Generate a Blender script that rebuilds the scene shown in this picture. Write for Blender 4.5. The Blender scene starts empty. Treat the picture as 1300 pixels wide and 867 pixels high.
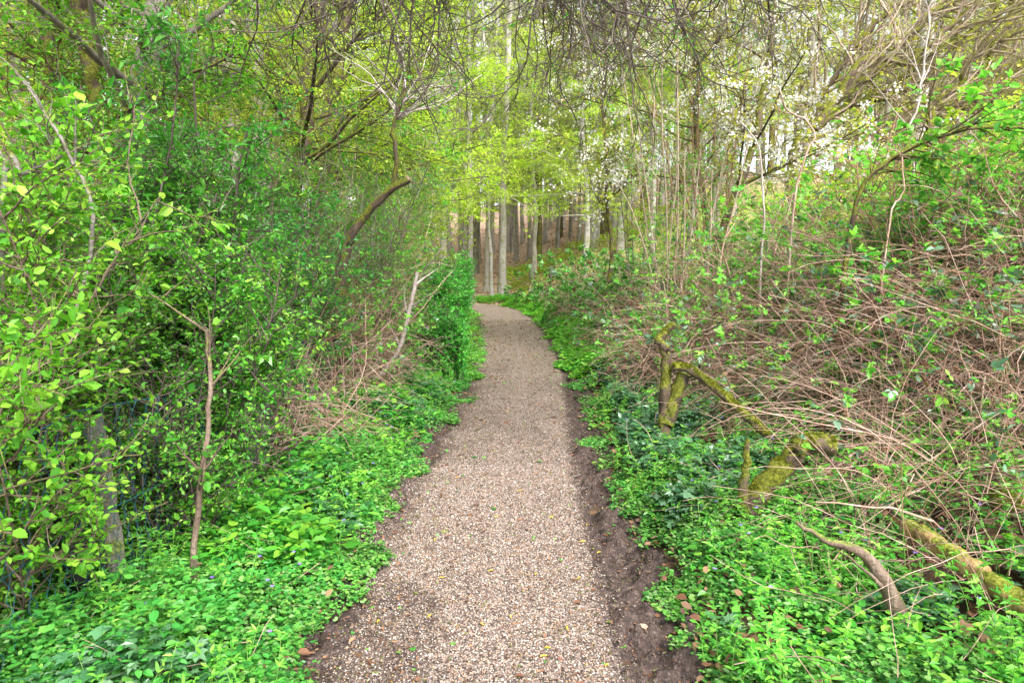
import bpy, math, zlib, numpy as np
from math import radians as R
C = bpy.context.scene.collection
rng = np.random.default_rng(11)
sc = bpy.context.scene

# ------------------------------------------------------------------ basics
def nrm(v):
    return v / np.maximum(np.linalg.norm(v, axis=-1, keepdims=True), 1e-9)
def U(a, b, n=None): return rng.uniform(a, b, n)
def sstep(x):
    x = np.clip(x, 0, 1); return x * x * (3 - 2 * x)
_T = np.random.default_rng(5).random((256, 256))
def noise(x, y, s=1.0, o=0):
    x = np.asarray(x, float) * s + o * 17.3 + 1000; y = np.asarray(y, float) * s + o * 9.1 + 1000
    xi = np.floor(x).astype(int); yi = np.floor(y).astype(int)
    fx = x - xi; fy = y - yi; fx = fx * fx * (3 - 2 * fx); fy = fy * fy * (3 - 2 * fy)
    g = lambda a, b: _T[a % 256, b % 256]
    return (g(xi, yi) * (1 - fx) + g(xi + 1, yi) * fx) * (1 - fy) + (g(xi, yi + 1) * (1 - fx) + g(xi + 1, yi + 1) * fx) * fy
def fbm(x, y, s=1.0, o=0, n=4):
    r = 0; a = .5
    for k in range(n): r = r + a * noise(x, y, s * 2 ** k, o + k); a *= .5
    return r

# ------------------------------------------------------------------ terrain
PY = np.array([-3, 0, 2.6, 3.5, 4.5, 5.6, 6.6, 8.7, 12.6, 16, 19.8, 22, 24.5, 27, 60])
PX = np.array([-.05, -.05, -.05, -.07, -.08, -.02, .06, .16, .10, -.02, -.24, -.55, -1.3, -2.6, -25])
_yy = np.linspace(-3, 30, 600)
_k = np.exp(-.5 * (np.arange(-40, 41) / 16.) ** 2); _k /= _k.sum()
_xx = np.interp(_yy, PY, PX); _xx = np.convolve(np.pad(_xx, 40, mode='edge'), _k, 'valid')
def xc(y): return np.interp(y, _yy, _xx)
def hw(y): return np.interp(y, [2.5, 4.5, 8, 14, 20, 26], [.76, .73, .68, .74, .8, .85])
def hgt(x, y):
    x = np.asarray(x, float); y = np.asarray(y, float)
    u = x - xc(y)
    h = .85 * sstep((u - 1.25) / 3.4) * sstep((26 - y) / 5) + np.minimum(.42 * np.maximum(0, u - 4.6), 4.5) * sstep((y - 4) / 8)
    h = h + .10 * sstep((u - .78) / .5) * (y < 26) + .08 * sstep((-u - .8) / .5) * (y < 26)
    d = np.maximum(0, y - 25.5)
    h = h + np.minimum(.125 * d * sstep(d / 6), 9.5)
    h = h + .10 * (fbm(x, y, .7, 3) - .45) * sstep((np.abs(u) - .8) / 1.5) + .5 * (fbm(x, y, .12, 8) - .45) * sstep((np.abs(u) - 3) / 8)
    return h
CAM = np.array([0, 0, 1.6]); F = 867.; PITCH = math.atan((433.5 - 330) / F)
def P(px, py, Y):
    a = (px - 650) / F; b = -(py - 433.5) / F
    dy = math.cos(PITCH) + b * math.sin(PITCH); dz = b * math.cos(PITCH) - math.sin(PITCH)
    t = Y / dy
    return np.array([a * t, Y, 1.6 + dz * t])
def G(px, py):
    best = None
    for Y in np.arange(2, 60, .02):
        p = P(px, py, Y)
        if p[2] <= hgt(p[0], p[1]): return p
    return p

# ------------------------------------------------------------------ mesh builders
def build(name, chunks, mat, parent=None, smooth=False, loc=(0, 0, 0)):
    """chunks: list of (V(N,3), F(M,k)); linked as ONE object; vertices given in the parent's space"""
    chunks = [c for c in chunks if c is not None and len(c[0])]
    me = bpy.data.meshes.new(name)
    V = np.concatenate([c[0] for c in chunks]).astype(np.float32)
    ls, tot, off = [], [], 0
    for v, f in chunks:
        f = np.asarray(f); ls.append((f + off).ravel()); tot.append(np.full(len(f), f.shape[1])); off += len(v)
    L = np.concatenate(ls).astype(np.int32); T = np.concatenate(tot).astype(np.int32)
    S = np.concatenate([[0], np.cumsum(T)[:-1]]).astype(np.int32)
    me.vertices.add(len(V)); me.vertices.foreach_set('co', V.ravel())
    me.loops.add(len(L)); me.loops.foreach_set('vertex_index', L)
    me.polygons.add(len(T)); me.polygons.foreach_set('loop_start', S); me.polygons.foreach_set('loop_total', T)
    me.polygons.foreach_set('use_smooth', np.full(len(T), bool(smooth)))
    me.update(calc_edges=True)
    me.materials.append(mat)
    o = bpy.data.objects.new(name, me); C.objects.link(o); o.location = loc
    if parent: o.parent = parent
    return o
def tag(o, label=None, cat=None, group=None, kind=None):
    if label: o['label'] = label
    if cat: o['category'] = cat
    if group: o['group'] = group
    if kind: o['kind'] = kind
    return o
def thing(name, label, cat, loc=(0, 0, 0), group=None):
    global rng
    rng = np.random.default_rng(zlib.crc32((name + label[:12] + '%.2f' % float(loc[0])).encode()))
    o = bpy.data.objects.new(name, None); C.objects.link(o); o.location = tuple(float(a) for a in loc)
    o.empty_display_size = .1; ORG[0] = np.array([float(a) for a in loc])
    return tag(o, label, cat, group)
def dup(o, parent=None):
    c = o.copy(); C.objects.link(c)
    if parent: c.parent = parent
    for ch in list(o.children): dup(ch, c)
    return c

def tubes(paths, r0, r1=None, m=3, rad=None, cap=False, rough=0):
    """paths (n,k,3)"""
    paths = np.asarray(paths, float)
    if paths.ndim == 2: paths = paths[None]
    n, k, _ = paths.shape
    if n == 0: return None
    if rad is None:
        r0 = np.broadcast_to(np.asarray(r0, float), (n,)); r1 = r0 * .4 if r1 is None else np.broadcast_to(np.asarray(r1, float), (n,))
        rad = r0[:, None] + (r1 - r0)[:, None] * np.linspace(0, 1, k)[None]
    rad = np.broadcast_to(np.asarray(rad, float), (n, k))
    t = np.gradient(paths, axis=1); t = nrm(t)
    mean = nrm(paths[:, -1] - paths[:, 0])
    ref = np.where((np.abs(mean[:, 2:3]) > .8), np.array([[1., .3, 0]]), np.array([[0, 0.1, 1.]]))
    a = nrm(np.cross(t, ref[:, None, :])); b = np.cross(t, a)
    ang = np.linspace(0, 2 * np.pi, m, endpoint=False)
    rr = rad[:, :, None, None]
    if rough:
        q = rng.normal(0, 1, (n, k, m, 1)); q = (q + np.roll(q, 1, 1) + np.roll(q, 1, 2)) / 1.7
        rr = rr * (1 + rough * q)
    V = paths[:, :, None] + rr * (np.cos(ang)[None, None, :, None] * a[:, :, None] + np.sin(ang)[None, None, :, None] * b[:, :, None])
    idx = np.arange(n * k * m).reshape(n, k, m)
    i0 = idx[:, :-1]; i1 = idx[:, 1:]
    Fq = np.stack([i0, np.roll(i0, -1, 2), np.roll(i1, -1, 2), i1], -1).reshape(-1, 4)
    return V.reshape(-1, 3), Fq
def resample(pts, n, wob=0, seed=None):
    pts = np.asarray(pts, float)
    # catmull-rom through points
    p = np.vstack([2 * pts[0] - pts[1], pts, 2 * pts[-1] - pts[-2]])
    seg = len(pts) - 1; out = []
    for q in np.linspace(0, seg - 1e-6, n):
        i = int(q); f = q - i; a, b, c, d = p[i], p[i + 1], p[i + 2], p[i + 3]
        out.append(.5 * ((2 * b) + (-a + c) * f + (2 * a - 5 * b + 4 * c - d) * f * f + (-a + 3 * b - 3 * c + d) * f ** 3))
    out = np.array(out)
    if wob: out[1:-1] += rng.normal(0, wob, out[1:-1].shape)
    return out
def strands(P0, D0, L, k=6, wob=.15, grav=0., up=0.):
    P0 = np.asarray(P0, float); D = nrm(np.asarray(D0, float)); n = len(P0)
    L = np.broadcast_to(np.asarray(L, float), (n,)); out = [P0]; p = P0
    for s in range(k):
        D = D + rng.normal(0, wob, (n, 3)); D[:, 2] += up - grav
        D = nrm(D); p = p + D * (L / k)[:, None]; out.append(p)
    return np.stack(out, 1)
def at(paths, i, t):
    k = paths.shape[1] - 1; q = np.clip(t * k, 0, k - 1e-4); j = q.astype(int); f = (q - j)[:, None]
    p = paths[i, j] * (1 - f) + paths[i, j + 1] * f
    return p, nrm(paths[i, j + 1] - paths[i, j])
def kids(paths, n, L, t0=.2, t1=1., ang=.9, k=5, wob=.15, grav=0., up=0., flat=0., shrink=.5):
    """n children in all, spread over the parent strands"""
    m = len(paths); i = rng.integers(0, m, n); t = U(t0, t1, n)
    p, T = at(paths, i, t)
    r = rng.normal(0, 1, (n, 3)); r[:, 2] *= (1 - flat); r = nrm(r - (r * T).sum(1, keepdims=True) * T)
    D = nrm(T * math.cos(ang) + r * math.sin(ang))
    return strands(p, D, np.broadcast_to(L, (n,)) * U(.5, 1.15, n) * (1 - shrink * t), k, wob, grav, up)

TPL = {
 'oval': ([(0,0,0),(.27,.28,.07),(.25,.66,.05),(0,1,-.06),(-.25,.66,.05),(-.27,.28,.07)], [(0,1,2,3),(0,3,4,5)]),
 'lance': ([(0,0,0),(.16,.3,.05),(.13,.65,.03),(0,1,-.1),(-.13,.65,.03),(-.16,.3,.05)], [(0,1,2,3),(0,3,4,5)]),
 'tiny': ([(0,0,0),(.32,.5,.08),(0,1,0),(-.32,.5,.08)], [(0,1,2),(0,2,3)]),
 'kidney': ([(0,.1,0),(.3,-.12,.02),(.52,.2,.05),(.42,.62,.04),(0,.85,-.03),(-.42,.62,.04),(-.52,.2,.05),(-.3,-.12,.02)], [(0,1,2,3),(0,3,4,4),(0,4,5,5),(0,5,6,7)]),
 'ivy': ([(0,.12,0),(.2,-.08,.02),(.52,.05,.0),(.34,.36,.06),(.42,.62,.02),(.15,.62,.05),(0,1,-.05),(-.15,.62,.05),(-.42,.62,.02),(-.34,.36,.06),(-.52,.05,.0),(-.2,-.08,.02)],
         [(0,1,2,3),(0,3,4,5),(0,5,6,7),(0,7,8,9),(0,9,10,11)]),
}
TPL['kidney'] = (TPL['kidney'][0], [(0,1,2,3),(0,3,4,5),(0,5,6,7)])
def leaves(tpl, pos, d, n, size):
    tv, tf = TPL[tpl]; tv = np.array(tv); tf = np.array(tf)
    d = nrm(d); s = nrm(np.cross(d, n)); n = np.cross(s, d); size = np.broadcast_to(size, (len(pos),))
    sz = size[:, None, None]
    V = pos[:, None] + sz * (tv[None, :, 0:1] * s[:, None] + tv[None, :, 1:2] * d[:, None] + tv[None, :, 2:3] * n[:, None] * U(-.5, 2.5, (len(pos), 1, 1)))
    Fc = (tf[None] + (np.arange(len(pos)) * len(tv))[:, None, None]).reshape(-1, tf.shape[1])
    return V.reshape(-1, 3), Fc
ORG = [np.zeros(3)]
def leafy(paths, n, size, tpl='oval', t0=.1, t1=1., upn=1.2, spread=1.0, pos_jit=0., cull=None, tri=False, size_var=.35):
    i = rng.integers(0, len(paths), n); t = U(t0, t1, n)
    p, T = at(paths, i, t)
    p = p + rng.normal(0, 1, (n, 3)) * pos_jit
    r = rng.normal(0, 1, (n, 3)); r[:, 2] *= .6
    d = nrm(T * .6 + nrm(r) * spread); d[:, 2] -= .12
    nn = rng.normal(0, .55, (n, 3)); nn[:, 2] += upn
    s = size * np.exp(rng.normal(0, size_var, n)) * .9
    wz = p + ORG[0]; top = wz[:, 2] > 1.9 + .46 * wz[:, 1]; k_ = ~top | (rng.random(n) < .12); p, d, nn, s = p[k_], d[k_], nn[k_], s[k_]
    if cull is not None:
        q = cull(p); p, d, nn, s = p[q], d[q], nn[q], s[q]
    if tri:  # three leaflets
        d = nrm(d); side = nrm(np.cross(d, nn)); p0 = p + d * s[:, None] * .35
        return cat(leaves(tpl, p0, d, nn, s), leaves(tpl, p0, d * .35 + side, nn, s * .8), leaves(tpl, p0, d * .35 - side, nn, s * .8))
    return leaves(tpl, p, d, nn, s)
def cat(*ch):
    ch = [c for c in ch if c is not None and len(c[0])]
    V = []; Fs = []; o = 0
    for v, f in ch: V.append(v); Fs.append(np.asarray(f) + o); o += len(v)
    return np.concatenate(V), np.concatenate(Fs)

# keep growth off the path and off the lens
def keep(p):
    u = p[:, 0] - xc(p[:, 1]); w = hw(p[:, 1]) + .02
    low = (np.abs(u) < w + .10 * np.sign(u) * 0) & (p[:, 2] < 2.3 + .0 * u) & (p[:, 1] < 24)
    near = np.linalg.norm(p - CAM, axis=1) < 1.45
    return ~(low | near)
def keep_strands(S, off=np.zeros(3)):
    q = np.ones(len(S), bool)
    for j in range(0, S.shape[1]): q &= keep(S[:, j] + off)
    return S[q]

# ------------------------------------------------------------------ materials
def newmat(name):
    m = bpy.data.materials.new(name); m.use_nodes = True; nt = m.node_tree; nt.nodes.clear()
    return m, nt, nt.nodes.new, nt.links.new
def ramp(N, cols, interp='LINEAR'):
    r = N('ShaderNodeValToRGB'); e = r.color_ramp; e.interpolation = interp
    while len(e.elements) < len(cols): e.elements.new(.5)
    for k, c in enumerate(cols):
        pos, col = (c[0], c[1]) if len(c) == 2 else (k / (len(cols) - 1), c)
        e.elements[k].position = pos; e.elements[k].color = (*col, 1)
    return r
def leafmat(name, cols, trans=.4, rough=.45, spec=.4, nscale=1.2, tint=(1.1, 1.2, .7)):
    m, nt, N, Lk = newmat(name)
    g = N('ShaderNodeNewGeometry'); r = ramp(N, cols); Lk(g.outputs['Random Per Island'], r.inputs[0])
    no = N('ShaderNodeTexNoise'); no.inputs['Scale'].default_value = nscale; no.inputs['Detail'].default_value = 2
    Lk(g.outputs['Position'], no.inputs['Vector'])
    hs = N('ShaderNodeHueSaturation'); Lk(r.outputs[0], hs.inputs['Color'])
    mr = N('ShaderNodeMapRange'); mr.inputs['From Min'].default_value = .3; mr.inputs['From Max'].default_value = .7
    mr.inputs['To Min'].default_value = .68; mr.inputs['To Max'].default_value = 1.3; Lk(no.outputs[0], mr.inputs[0]); Lk(mr.outputs[0], hs.inputs['Value'])
    mh = N('ShaderNodeMapRange'); mh.inputs['From Min'].default_value = .3; mh.inputs['From Max'].default_value = .7
    mh.inputs['To Min'].default_value = .485; mh.inputs['To Max'].default_value = .515; Lk(no.outputs[1], mh.inputs[0]); Lk(mh.outputs[0], hs.inputs['Hue'])
    b = N('ShaderNodeBsdfPrincipled'); b.inputs['Roughness'].default_value = rough; b.inputs['Specular IOR Level'].default_value = spec
    Lk(hs.outputs[0], b.inputs['Base Color'])
    t = N('ShaderNodeBsdfTranslucent')
    tc = N('ShaderNodeMix'); tc.data_type = 'RGBA'; tc.blend_type = 'MULTIPLY'; tc.inputs[0].default_value = 1
    Lk(hs.outputs[0], tc.inputs[6]); tc.inputs[7].default_value = (*tint, 1); Lk(tc.outputs[2], t.inputs['Color'])
    mx = N('ShaderNodeMixShader'); mx.inputs[0].default_value = trans
    Lk(b.outputs[0], mx.inputs[1]); Lk(t.outputs[0], mx.inputs[2])
    o = N('ShaderNodeOutputMaterial'); Lk(mx.outputs[0], o.inputs[0])
    return m
def barkmat(name, cols, scale=14, moss=0., mosscol=(.16, .19, .02), bump=.6, stretch=.25, spots=None, rough=.85):
    m, nt, N, Lk = newmat(name)
    g = N('ShaderNodeNewGeometry'); mp = N('ShaderNodeMapping'); mp.inputs['Scale'].default_value = (1, 1, stretch)
    Lk(g.outputs['Position'], mp.inputs[0])
    no = N('ShaderNodeTexNoise'); no.inputs['Scale'].default_value = scale; no.inputs['Detail'].default_value = 6; no.inputs['Roughness'].default_value = .65
    Lk(mp.outputs[0], no.inputs[0])
    r = ramp(N, [(.25 + .5 * k / (len(cols) - 1), c) for k, c in enumerate(cols)]); Lk(no.outputs[0], r.inputs[0])
    b = N('ShaderNodeBsdfPrincipled'); b.inputs['Roughness'].default_value = rough; b.inputs['Specular IOR Level'].default_value = .2
    # each stem a little lighter or darker
    hs = N('ShaderNodeHueSaturation'); mr = N('ShaderNodeMapRange'); mr.inputs['To Min'].default_value = .65; mr.inputs['To Max'].default_value = 1.35
    Lk(g.outputs['Random Per Island'], mr.inputs[0]); Lk(mr.outputs[0], hs.inputs['Value']); Lk(r.outputs[0], hs.inputs['Color'])
    col = hs.outputs[0]
    bp = N('ShaderNodeBump'); bp.inputs['Strength'].default_value = bump; bp.inputs['Distance'].default_value = .02; Lk(no.outputs[0], bp.inputs['Height'])
    if moss > 0:
        n2 = N('ShaderNodeTexNoise'); n2.inputs['Scale'].default_value = 7; n2.inputs['Detail'].default_value = 5; Lk(g.outputs['Position'], n2.inputs[0])
        sx = N('ShaderNodeSeparateXYZ'); Lk(g.outputs['Normal'], sx.inputs[0])
        a = N('ShaderNodeMath'); a.operation = 'MULTIPLY_ADD'; a.inputs[1].default_value = .28; Lk(sx.outputs[2], a.inputs[0]); Lk(n2.outputs[0], a.inputs[2])
        m2 = N('ShaderNodeMapRange'); m2.inputs['From Min'].default_value = .72 - moss * .5; m2.inputs['From Max'].default_value = .80 - moss * .5; Lk(a.outputs[0], m2.inputs[0])
        n3 = N('ShaderNodeTexNoise'); n3.inputs['Scale'].default_value = 60; n3.inputs['Detail'].default_value = 4; Lk(g.outputs['Position'], n3.inputs[0])
        rm = ramp(N, [(.3, tuple(c * .45 for c in mosscol)), (.5, mosscol), (.7, tuple(c * 1.7 for c in mosscol))]); Lk(n3.outputs[0], rm.inputs[0])
        mx = N('ShaderNodeMix'); mx.data_type = 'RGBA'; Lk(m2.outputs[0], mx.inputs[0]); Lk(col, mx.inputs[6]); Lk(rm.outputs[0], mx.inputs[7]); col = mx.outputs[2]
        b2 = N('ShaderNodeBump'); b2.inputs['Strength'].default_value = .8; b2.inputs['Distance'].default_value = .012
        Lk(n3.outputs[0], b2.inputs['Height']); Lk(bp.outputs[0], b2.inputs['Normal']); Lk(b2.outputs[0], b.inputs['Normal'])
    else:
        Lk(bp.outputs[0], b.inputs['Normal'])
    Lk(col, b.inputs['Base Color'])
    o = N('ShaderNodeOutputMaterial'); Lk(b.outputs[0], o.inputs[0])
    return m
def plain(name, col, rough=.6, spec=.3):
    m, nt, N, Lk = newmat(name); b = N('ShaderNodeBsdfPrincipled'); b.inputs['Roughness'].default_value = rough
    b.inputs['Specular IOR Level'].default_value = spec
    no = N('ShaderNodeTexNoise'); no.inputs['Scale'].default_value = 30; g = N('ShaderNodeNewGeometry'); Lk(g.outputs['Position'], no.inputs[0])
    r = ramp(N, [(.3, tuple(c * .7 for c in col)), (.7, tuple(min(1, c * 1.3) for c in col))]); Lk(no.outputs[0], r.inputs[0]); Lk(r.outputs[0], b.inputs['Base Color'])
    o = N('ShaderNodeOutputMaterial'); Lk(b.outputs[0], o.inputs[0]); return m

M = {}
M['lf_bright'] = leafmat('leaf_bright_green', [(.07,.27,.02),(.13,.40,.03),(.22,.51,.04),(.34,.60,.06)], 0.45)
M['lf_haw'] = leafmat('leaf_hawthorn', [(.05,.24,.025),(.10,.37,.04),(.18,.48,.05),(.31,.58,.06)], 0.42, .35, .5)
M['lf_mid'] = leafmat('leaf_mid_green', [(.04,.25,.04),(.08,.35,.06),(.13,.45,.07)], .4, .4, .5)
M['lf_dark'] = leafmat('leaf_privet', [(.045,.22,.025),(.08,.33,.035),(.14,.44,.05)], 0.42, .3, .6)
M['lf_yel'] = leafmat('leaf_beech_spring', [(.30,.48,.03),(.42,.60,.05),(.54,.68,.09),(.62,.68,.14)], .55, .5, .3, .5)
M['lf_far'] = leafmat('leaf_far_wood', [(.34,.46,.08),(.46,.58,.10),(.56,.64,.16),(.62,.64,.24)], .55, .6, .2, .25)
M['lf_oak'] = leafmat('leaf_opening_bud', [(.45,.40,.06),(.55,.50,.10),(.40,.46,.08)], .45, .6, .2)
M['lf_hedge'] = leafmat('leaf_hedge', [(.05,.30,.035),(.09,.42,.05),(.17,.54,.07)], .4, .4, .5)
M['cover'] = leafmat('leaf_ground_cover', [(.03,.14,.025),(.055,.23,.04),(.11,.33,.05),(.10,.38,.05),(.22,.44,.08),(.24,.38,.17)], .3, .5, .3, 2.0)
M['ivy'] = leafmat('leaf_ivy', [(.025,.10,.035),(.045,.15,.05),(.08,.21,.08),(.15,.27,.15)], .12, .3, .6, 2.0)
M['bram'] = leafmat('leaf_bramble_young', [(.08,.32,.04),(.14,.45,.06),(.22,.58,.07),(.36,.66,.10)], .45, .42, .45, 1.5)
M['bramold'] = leafmat('leaf_bramble_old', [(.05,.13,.06),(.09,.20,.10),(.17,.27,.18),(.12,.08,.07)], .15, .35, .6)
M['dead'] = leafmat('leaf_dead', [(.12,.06,.035),(.21,.10,.06),(.32,.19,.11),(.09,.05,.04)], .2, .7, .3, 6)
M['litter'] = leafmat('leaf_beech_litter', [(.38,.22,.14),(.52,.34,.24),(.62,.45,.35),(.30,.17,.11)], .15, .8, .2, .6)
M['petal'] = leafmat('petal_white', [(.8,.78,.76),(.86,.84,.80),(.90,.89,.89)], .35, .6, .2, tint=(1, 1, 1))
M['violet'] = leafmat('petal_violet', [(.22,.16,.6),(.32,.24,.7)], .3, .6, .2)
M['bk_grey'] = barkmat('bark_grey', [(.10,.085,.075),(.21,.185,.165),(.34,.31,.28)], 12, .32, (.14, .16, .04))
M['bk_beech'] = barkmat('bark_far_grey', [(.19,.17,.155),(.33,.30,.28),(.44,.41,.385)], 6, .3, (.20, .22, .07))
M['bk_dark'] = barkmat('bark_dark_mossy', [(.03,.022,.016),(.09,.065,.045),(.16,.12,.08)], 14, .5, (.13, .14, .02))
M['bk_moss'] = barkmat('bark_thick_moss', [(.05,.035,.025),(.12,.085,.06),(.22,.16,.11)], 16, .46, (.13, .14, .016), 1.2)
M['bk_brown'] = barkmat('bark_brown_sapling', [(.085,.058,.042),(.16,.115,.085),(.26,.205,.16)], 25, .1, (.14, .16, .04))
M['bk_twig'] = barkmat('twig_dark', [(.045,.035,.03),(.095,.075,.062),(.18,.15,.13)], 20, 0)
M['bk_pale'] = barkmat('stem_pale_dead', [(.26,.21,.18),(.42,.36,.32),(.58,.53,.49)], 20, 0, rough=.7)
M['bk_straw'] = barkmat('cane_dead', [(.14,.08,.06),(.39,.255,.195),(.70,.56,.48)], 9, 0, rough=.7)
M['bk_cane'] = barkmat('cane_red_brown', [(.13,.07,.04),(.24,.14,.09),(.34,.20,.13)], 12, 0)
M['bk_hazel'] = barkmat('stem_light_brown', [(.20,.145,.10),(.36,.28,.21),(.50,.41,.33)], 18, .12)
M['bk_green'] = barkmat('cane_green', [(.07,.16,.03),(.13,.26,.05),(.20,.34,.10)], 12, 0, rough=.5)
M['bk_yel'] = barkmat('bark_yellow_lichen', [(.07,.04,.028),(.27,.17,.08),(.42,.28,.12),(.48,.37,.22)], 15, .1, (.2,.22,.03), .5, 1)
M['cutwood'] = barkmat('cut_wood_end', [(.14,.09,.06),(.32,.23,.16),(.44,.34,.26)], 30, 0, stretch=1)
M['post'] = barkmat('weathered_post', [(.06,.055,.045),(.13,.125,.10),(.21,.20,.17)], 30, .3, (.14,.17,.04), .7, .08)
M['wire'] = plain('wire_blue_green_coating', (.02, .085, .12), .45, .5)
M['tar'] = plain('dark_board', (.02, .02, .022), .6)
M['catkin'] = plain('catkin_yellow', (.50, .33, .05), .8)

def groundmat():
    m, nt, N, Lk = newmat('forest_floor')
    g = N('ShaderNodeNewGeometry')
    v = N('ShaderNodeTexVoronoi'); v.inputs['Scale'].default_value = 16; Lk(g.outputs['Position'], v.inputs['Vector'])
    n1 = N('ShaderNodeTexNoise'); n1.inputs['Scale'].default_value = .6; n1.inputs['Detail'].default_value = 5; Lk(g.outputs['Position'], n1.inputs[0])
    sp = N('ShaderNodeSeparateColor'); Lk(v.outputs['Color'], sp.inputs[0])
    soil = ramp(N, [(0, (.035,.022,.016)), (.5, (.075,.048,.034)), (1, (.17,.095,.06))]); Lk(sp.outputs[0], soil.inputs[0])
    lit = ramp(N, [(0, (.24,.14,.09)), (.4, (.44,.29,.21)), (.8, (.55,.40,.31)), (1, (.68,.55,.45))]); Lk(sp.outputs[1], lit.inputs[0])
    grn = ramp(N, [(0, (.10,.19,.02)), (.5, (.20,.34,.03)), (1, (.34,.44,.06))]); Lk(sp.outputs[2], grn.inputs[0])
    at1 = N('ShaderNodeAttribute'); at1.attribute_name = 'cover'
    s = N('ShaderNodeSeparateColor'); Lk(at1.outputs['Color'], s.inputs[0])
    m1 = N('ShaderNodeMix'); m1.data_type = 'RGBA'; Lk(s.outputs[0], m1.inputs[0]); Lk(soil.outputs[0], m1.inputs[6]); Lk(lit.outputs[0], m1.inputs[7])
    m2 = N('ShaderNodeMix'); m2.data_type = 'RGBA'; 
    ma = N('ShaderNodeMath'); ma.operation = 'MULTIPLY'; mm = N('ShaderNodeMapRange'); mm.inputs['From Min'].default_value = .3; mm.inputs['From Max'].default_value = .5
    Lk(n1.outputs[0], mm.inputs[0]); Lk(mm.outputs[0], ma.inputs[0]); Lk(s.outputs[1], ma.inputs[1]); Lk(ma.outputs[0], m2.inputs[0])
    Lk(m1.outputs[2], m2.inputs[6]); Lk(grn.outputs[0], m2.inputs[7])
    b = N('ShaderNodeBsdfPrincipled'); b.inputs['Roughness'].default_value = .9; b.inputs['Specular IOR Level'].default_value = .15; Lk(m2.outputs[2], b.inputs['Base Color'])
    bp = N('ShaderNodeBump'); bp.inputs['Strength'].default_value = .8; bp.inputs['Distance'].default_value = .02; Lk(v.outputs['Distance'], bp.inputs['Height']); Lk(bp.outputs[0], b.inputs['Normal'])
    o = N('ShaderNodeOutputMaterial'); Lk(b.outputs[0], o.inputs[0]); return m
STONES = [(0, (.06,.043,.036)), (.20, (.17,.12,.098)), (.38, (.29,.215,.175)), (.50, (.10,.078,.068)), (.62, (.34,.27,.225)), (.80, (.46,.395,.345)), (.90, (.38,.20,.085)), (.94, (.33,.27,.23)), (1, (.72,.69,.66))]
def pathmat():
    m, nt, N, Lk = newmat('gravel_path')
    g = N('ShaderNodeNewGeometry')
    v = N('ShaderNodeTexVoronoi'); v.inputs['Scale'].default_value = 100; Lk(g.outputs['Position'], v.inputs['Vector'])
    sp = N('ShaderNodeSeparateColor'); Lk(v.outputs['Color'], sp.inputs[0])
    st = ramp(N, STONES); Lk(sp.outputs[0], st.inputs[0])
    dk = N('ShaderNodeMapRange'); dk.inputs['From Min'].default_value = .45; dk.inputs['From Max'].default_value = .75; dk.inputs['To Min'].default_value = 0; dk.inputs['To Max'].default_value = 1; Lk(v.outputs['Distance'], dk.inputs[0])
    gap = N('ShaderNodeMix'); gap.data_type = 'RGBA'; Lk(dk.outputs[0], gap.inputs[0]); Lk(st.outputs[0], gap.inputs[6]); gap.inputs[7].default_value = (.05, .034, .028, 1)
    n1 = N('ShaderNodeTexNoise'); n1.inputs['Scale'].default_value = 35; n1.inputs['Detail'].default_value = 6; Lk(g.outputs['Position'], n1.inputs[0])
    mud = ramp(N, [(.3, (.022,.015,.013)), (.55, (.056,.037,.031)), (.75, (.11,.076,.064))]); Lk(n1.outputs[0], mud.inputs[0])
    n2 = N('ShaderNodeTexNoise'); n2.inputs['Scale'].default_value = 3.2; n2.inputs['Detail'].default_value = 7; n2.inputs['Roughness'].default_value = .7; Lk(g.outputs['Position'], n2.inputs[0])
    a = N('ShaderNodeAttribute'); a.attribute_name = 'mud'; s = N('ShaderNodeSeparateColor'); Lk(a.outputs['Color'], s.inputs[0])
    ad = N('ShaderNodeMath'); ad.operation = 'ADD'; Lk(s.outputs[0], ad.inputs[0]); Lk(n2.outputs[0], ad.inputs[1])
    mr = N('ShaderNodeMapRange'); mr.inputs['From Min'].default_value = .52; mr.inputs['From Max'].default_value = 1.04; Lk(ad.outputs[0], mr.inputs[0])
    sub = N('ShaderNodeMath'); sub.operation = 'MULTIPLY_ADD'; sub.inputs[1].default_value = .5; sub.use_clamp = True
    gt = N('ShaderNodeMath'); gt.operation = 'SUBTRACT'; Lk(sp.outputs[1], gt.inputs[0]); gt.inputs[1].default_value = .5
    Lk(gt.outputs[0], sub.inputs[0]); Lk(mr.outputs[0], sub.inputs[2])
    mx = N('ShaderNodeMix'); mx.data_type = 'RGBA'; Lk(sub.outputs[0], mx.inputs[0]); Lk(gap.outputs[2], mx.inputs[6]); Lk(mud.outputs[0], mx.inputs[7])
    b = N('ShaderNodeBsdfPrincipled'); b.inputs['Roughness'].default_value = .75; b.inputs['Specular IOR Level'].default_value = .3; Lk(mx.outputs[2], b.inputs['Base Color'])
    bp = N('ShaderNodeBump'); bp.inputs['Strength'].default_value = .9; bp.inputs['Distance'].default_value = .006; bp.invert = True; Lk(v.outputs['Distance'], bp.inputs['Height'])
    b2 = N('ShaderNodeBump'); b2.inputs['Strength'].default_value = .7; b2.inputs['Distance'].default_value = .012; Lk(n1.outputs[0], b2.inputs['Height']); Lk(bp.outputs[0], b2.inputs['Normal'])
    Lk(b2.outputs[0], b.inputs['Normal'])
    o = N('ShaderNodeOutputMaterial'); Lk(b.outputs[0], o.inputs[0]); return m
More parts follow.
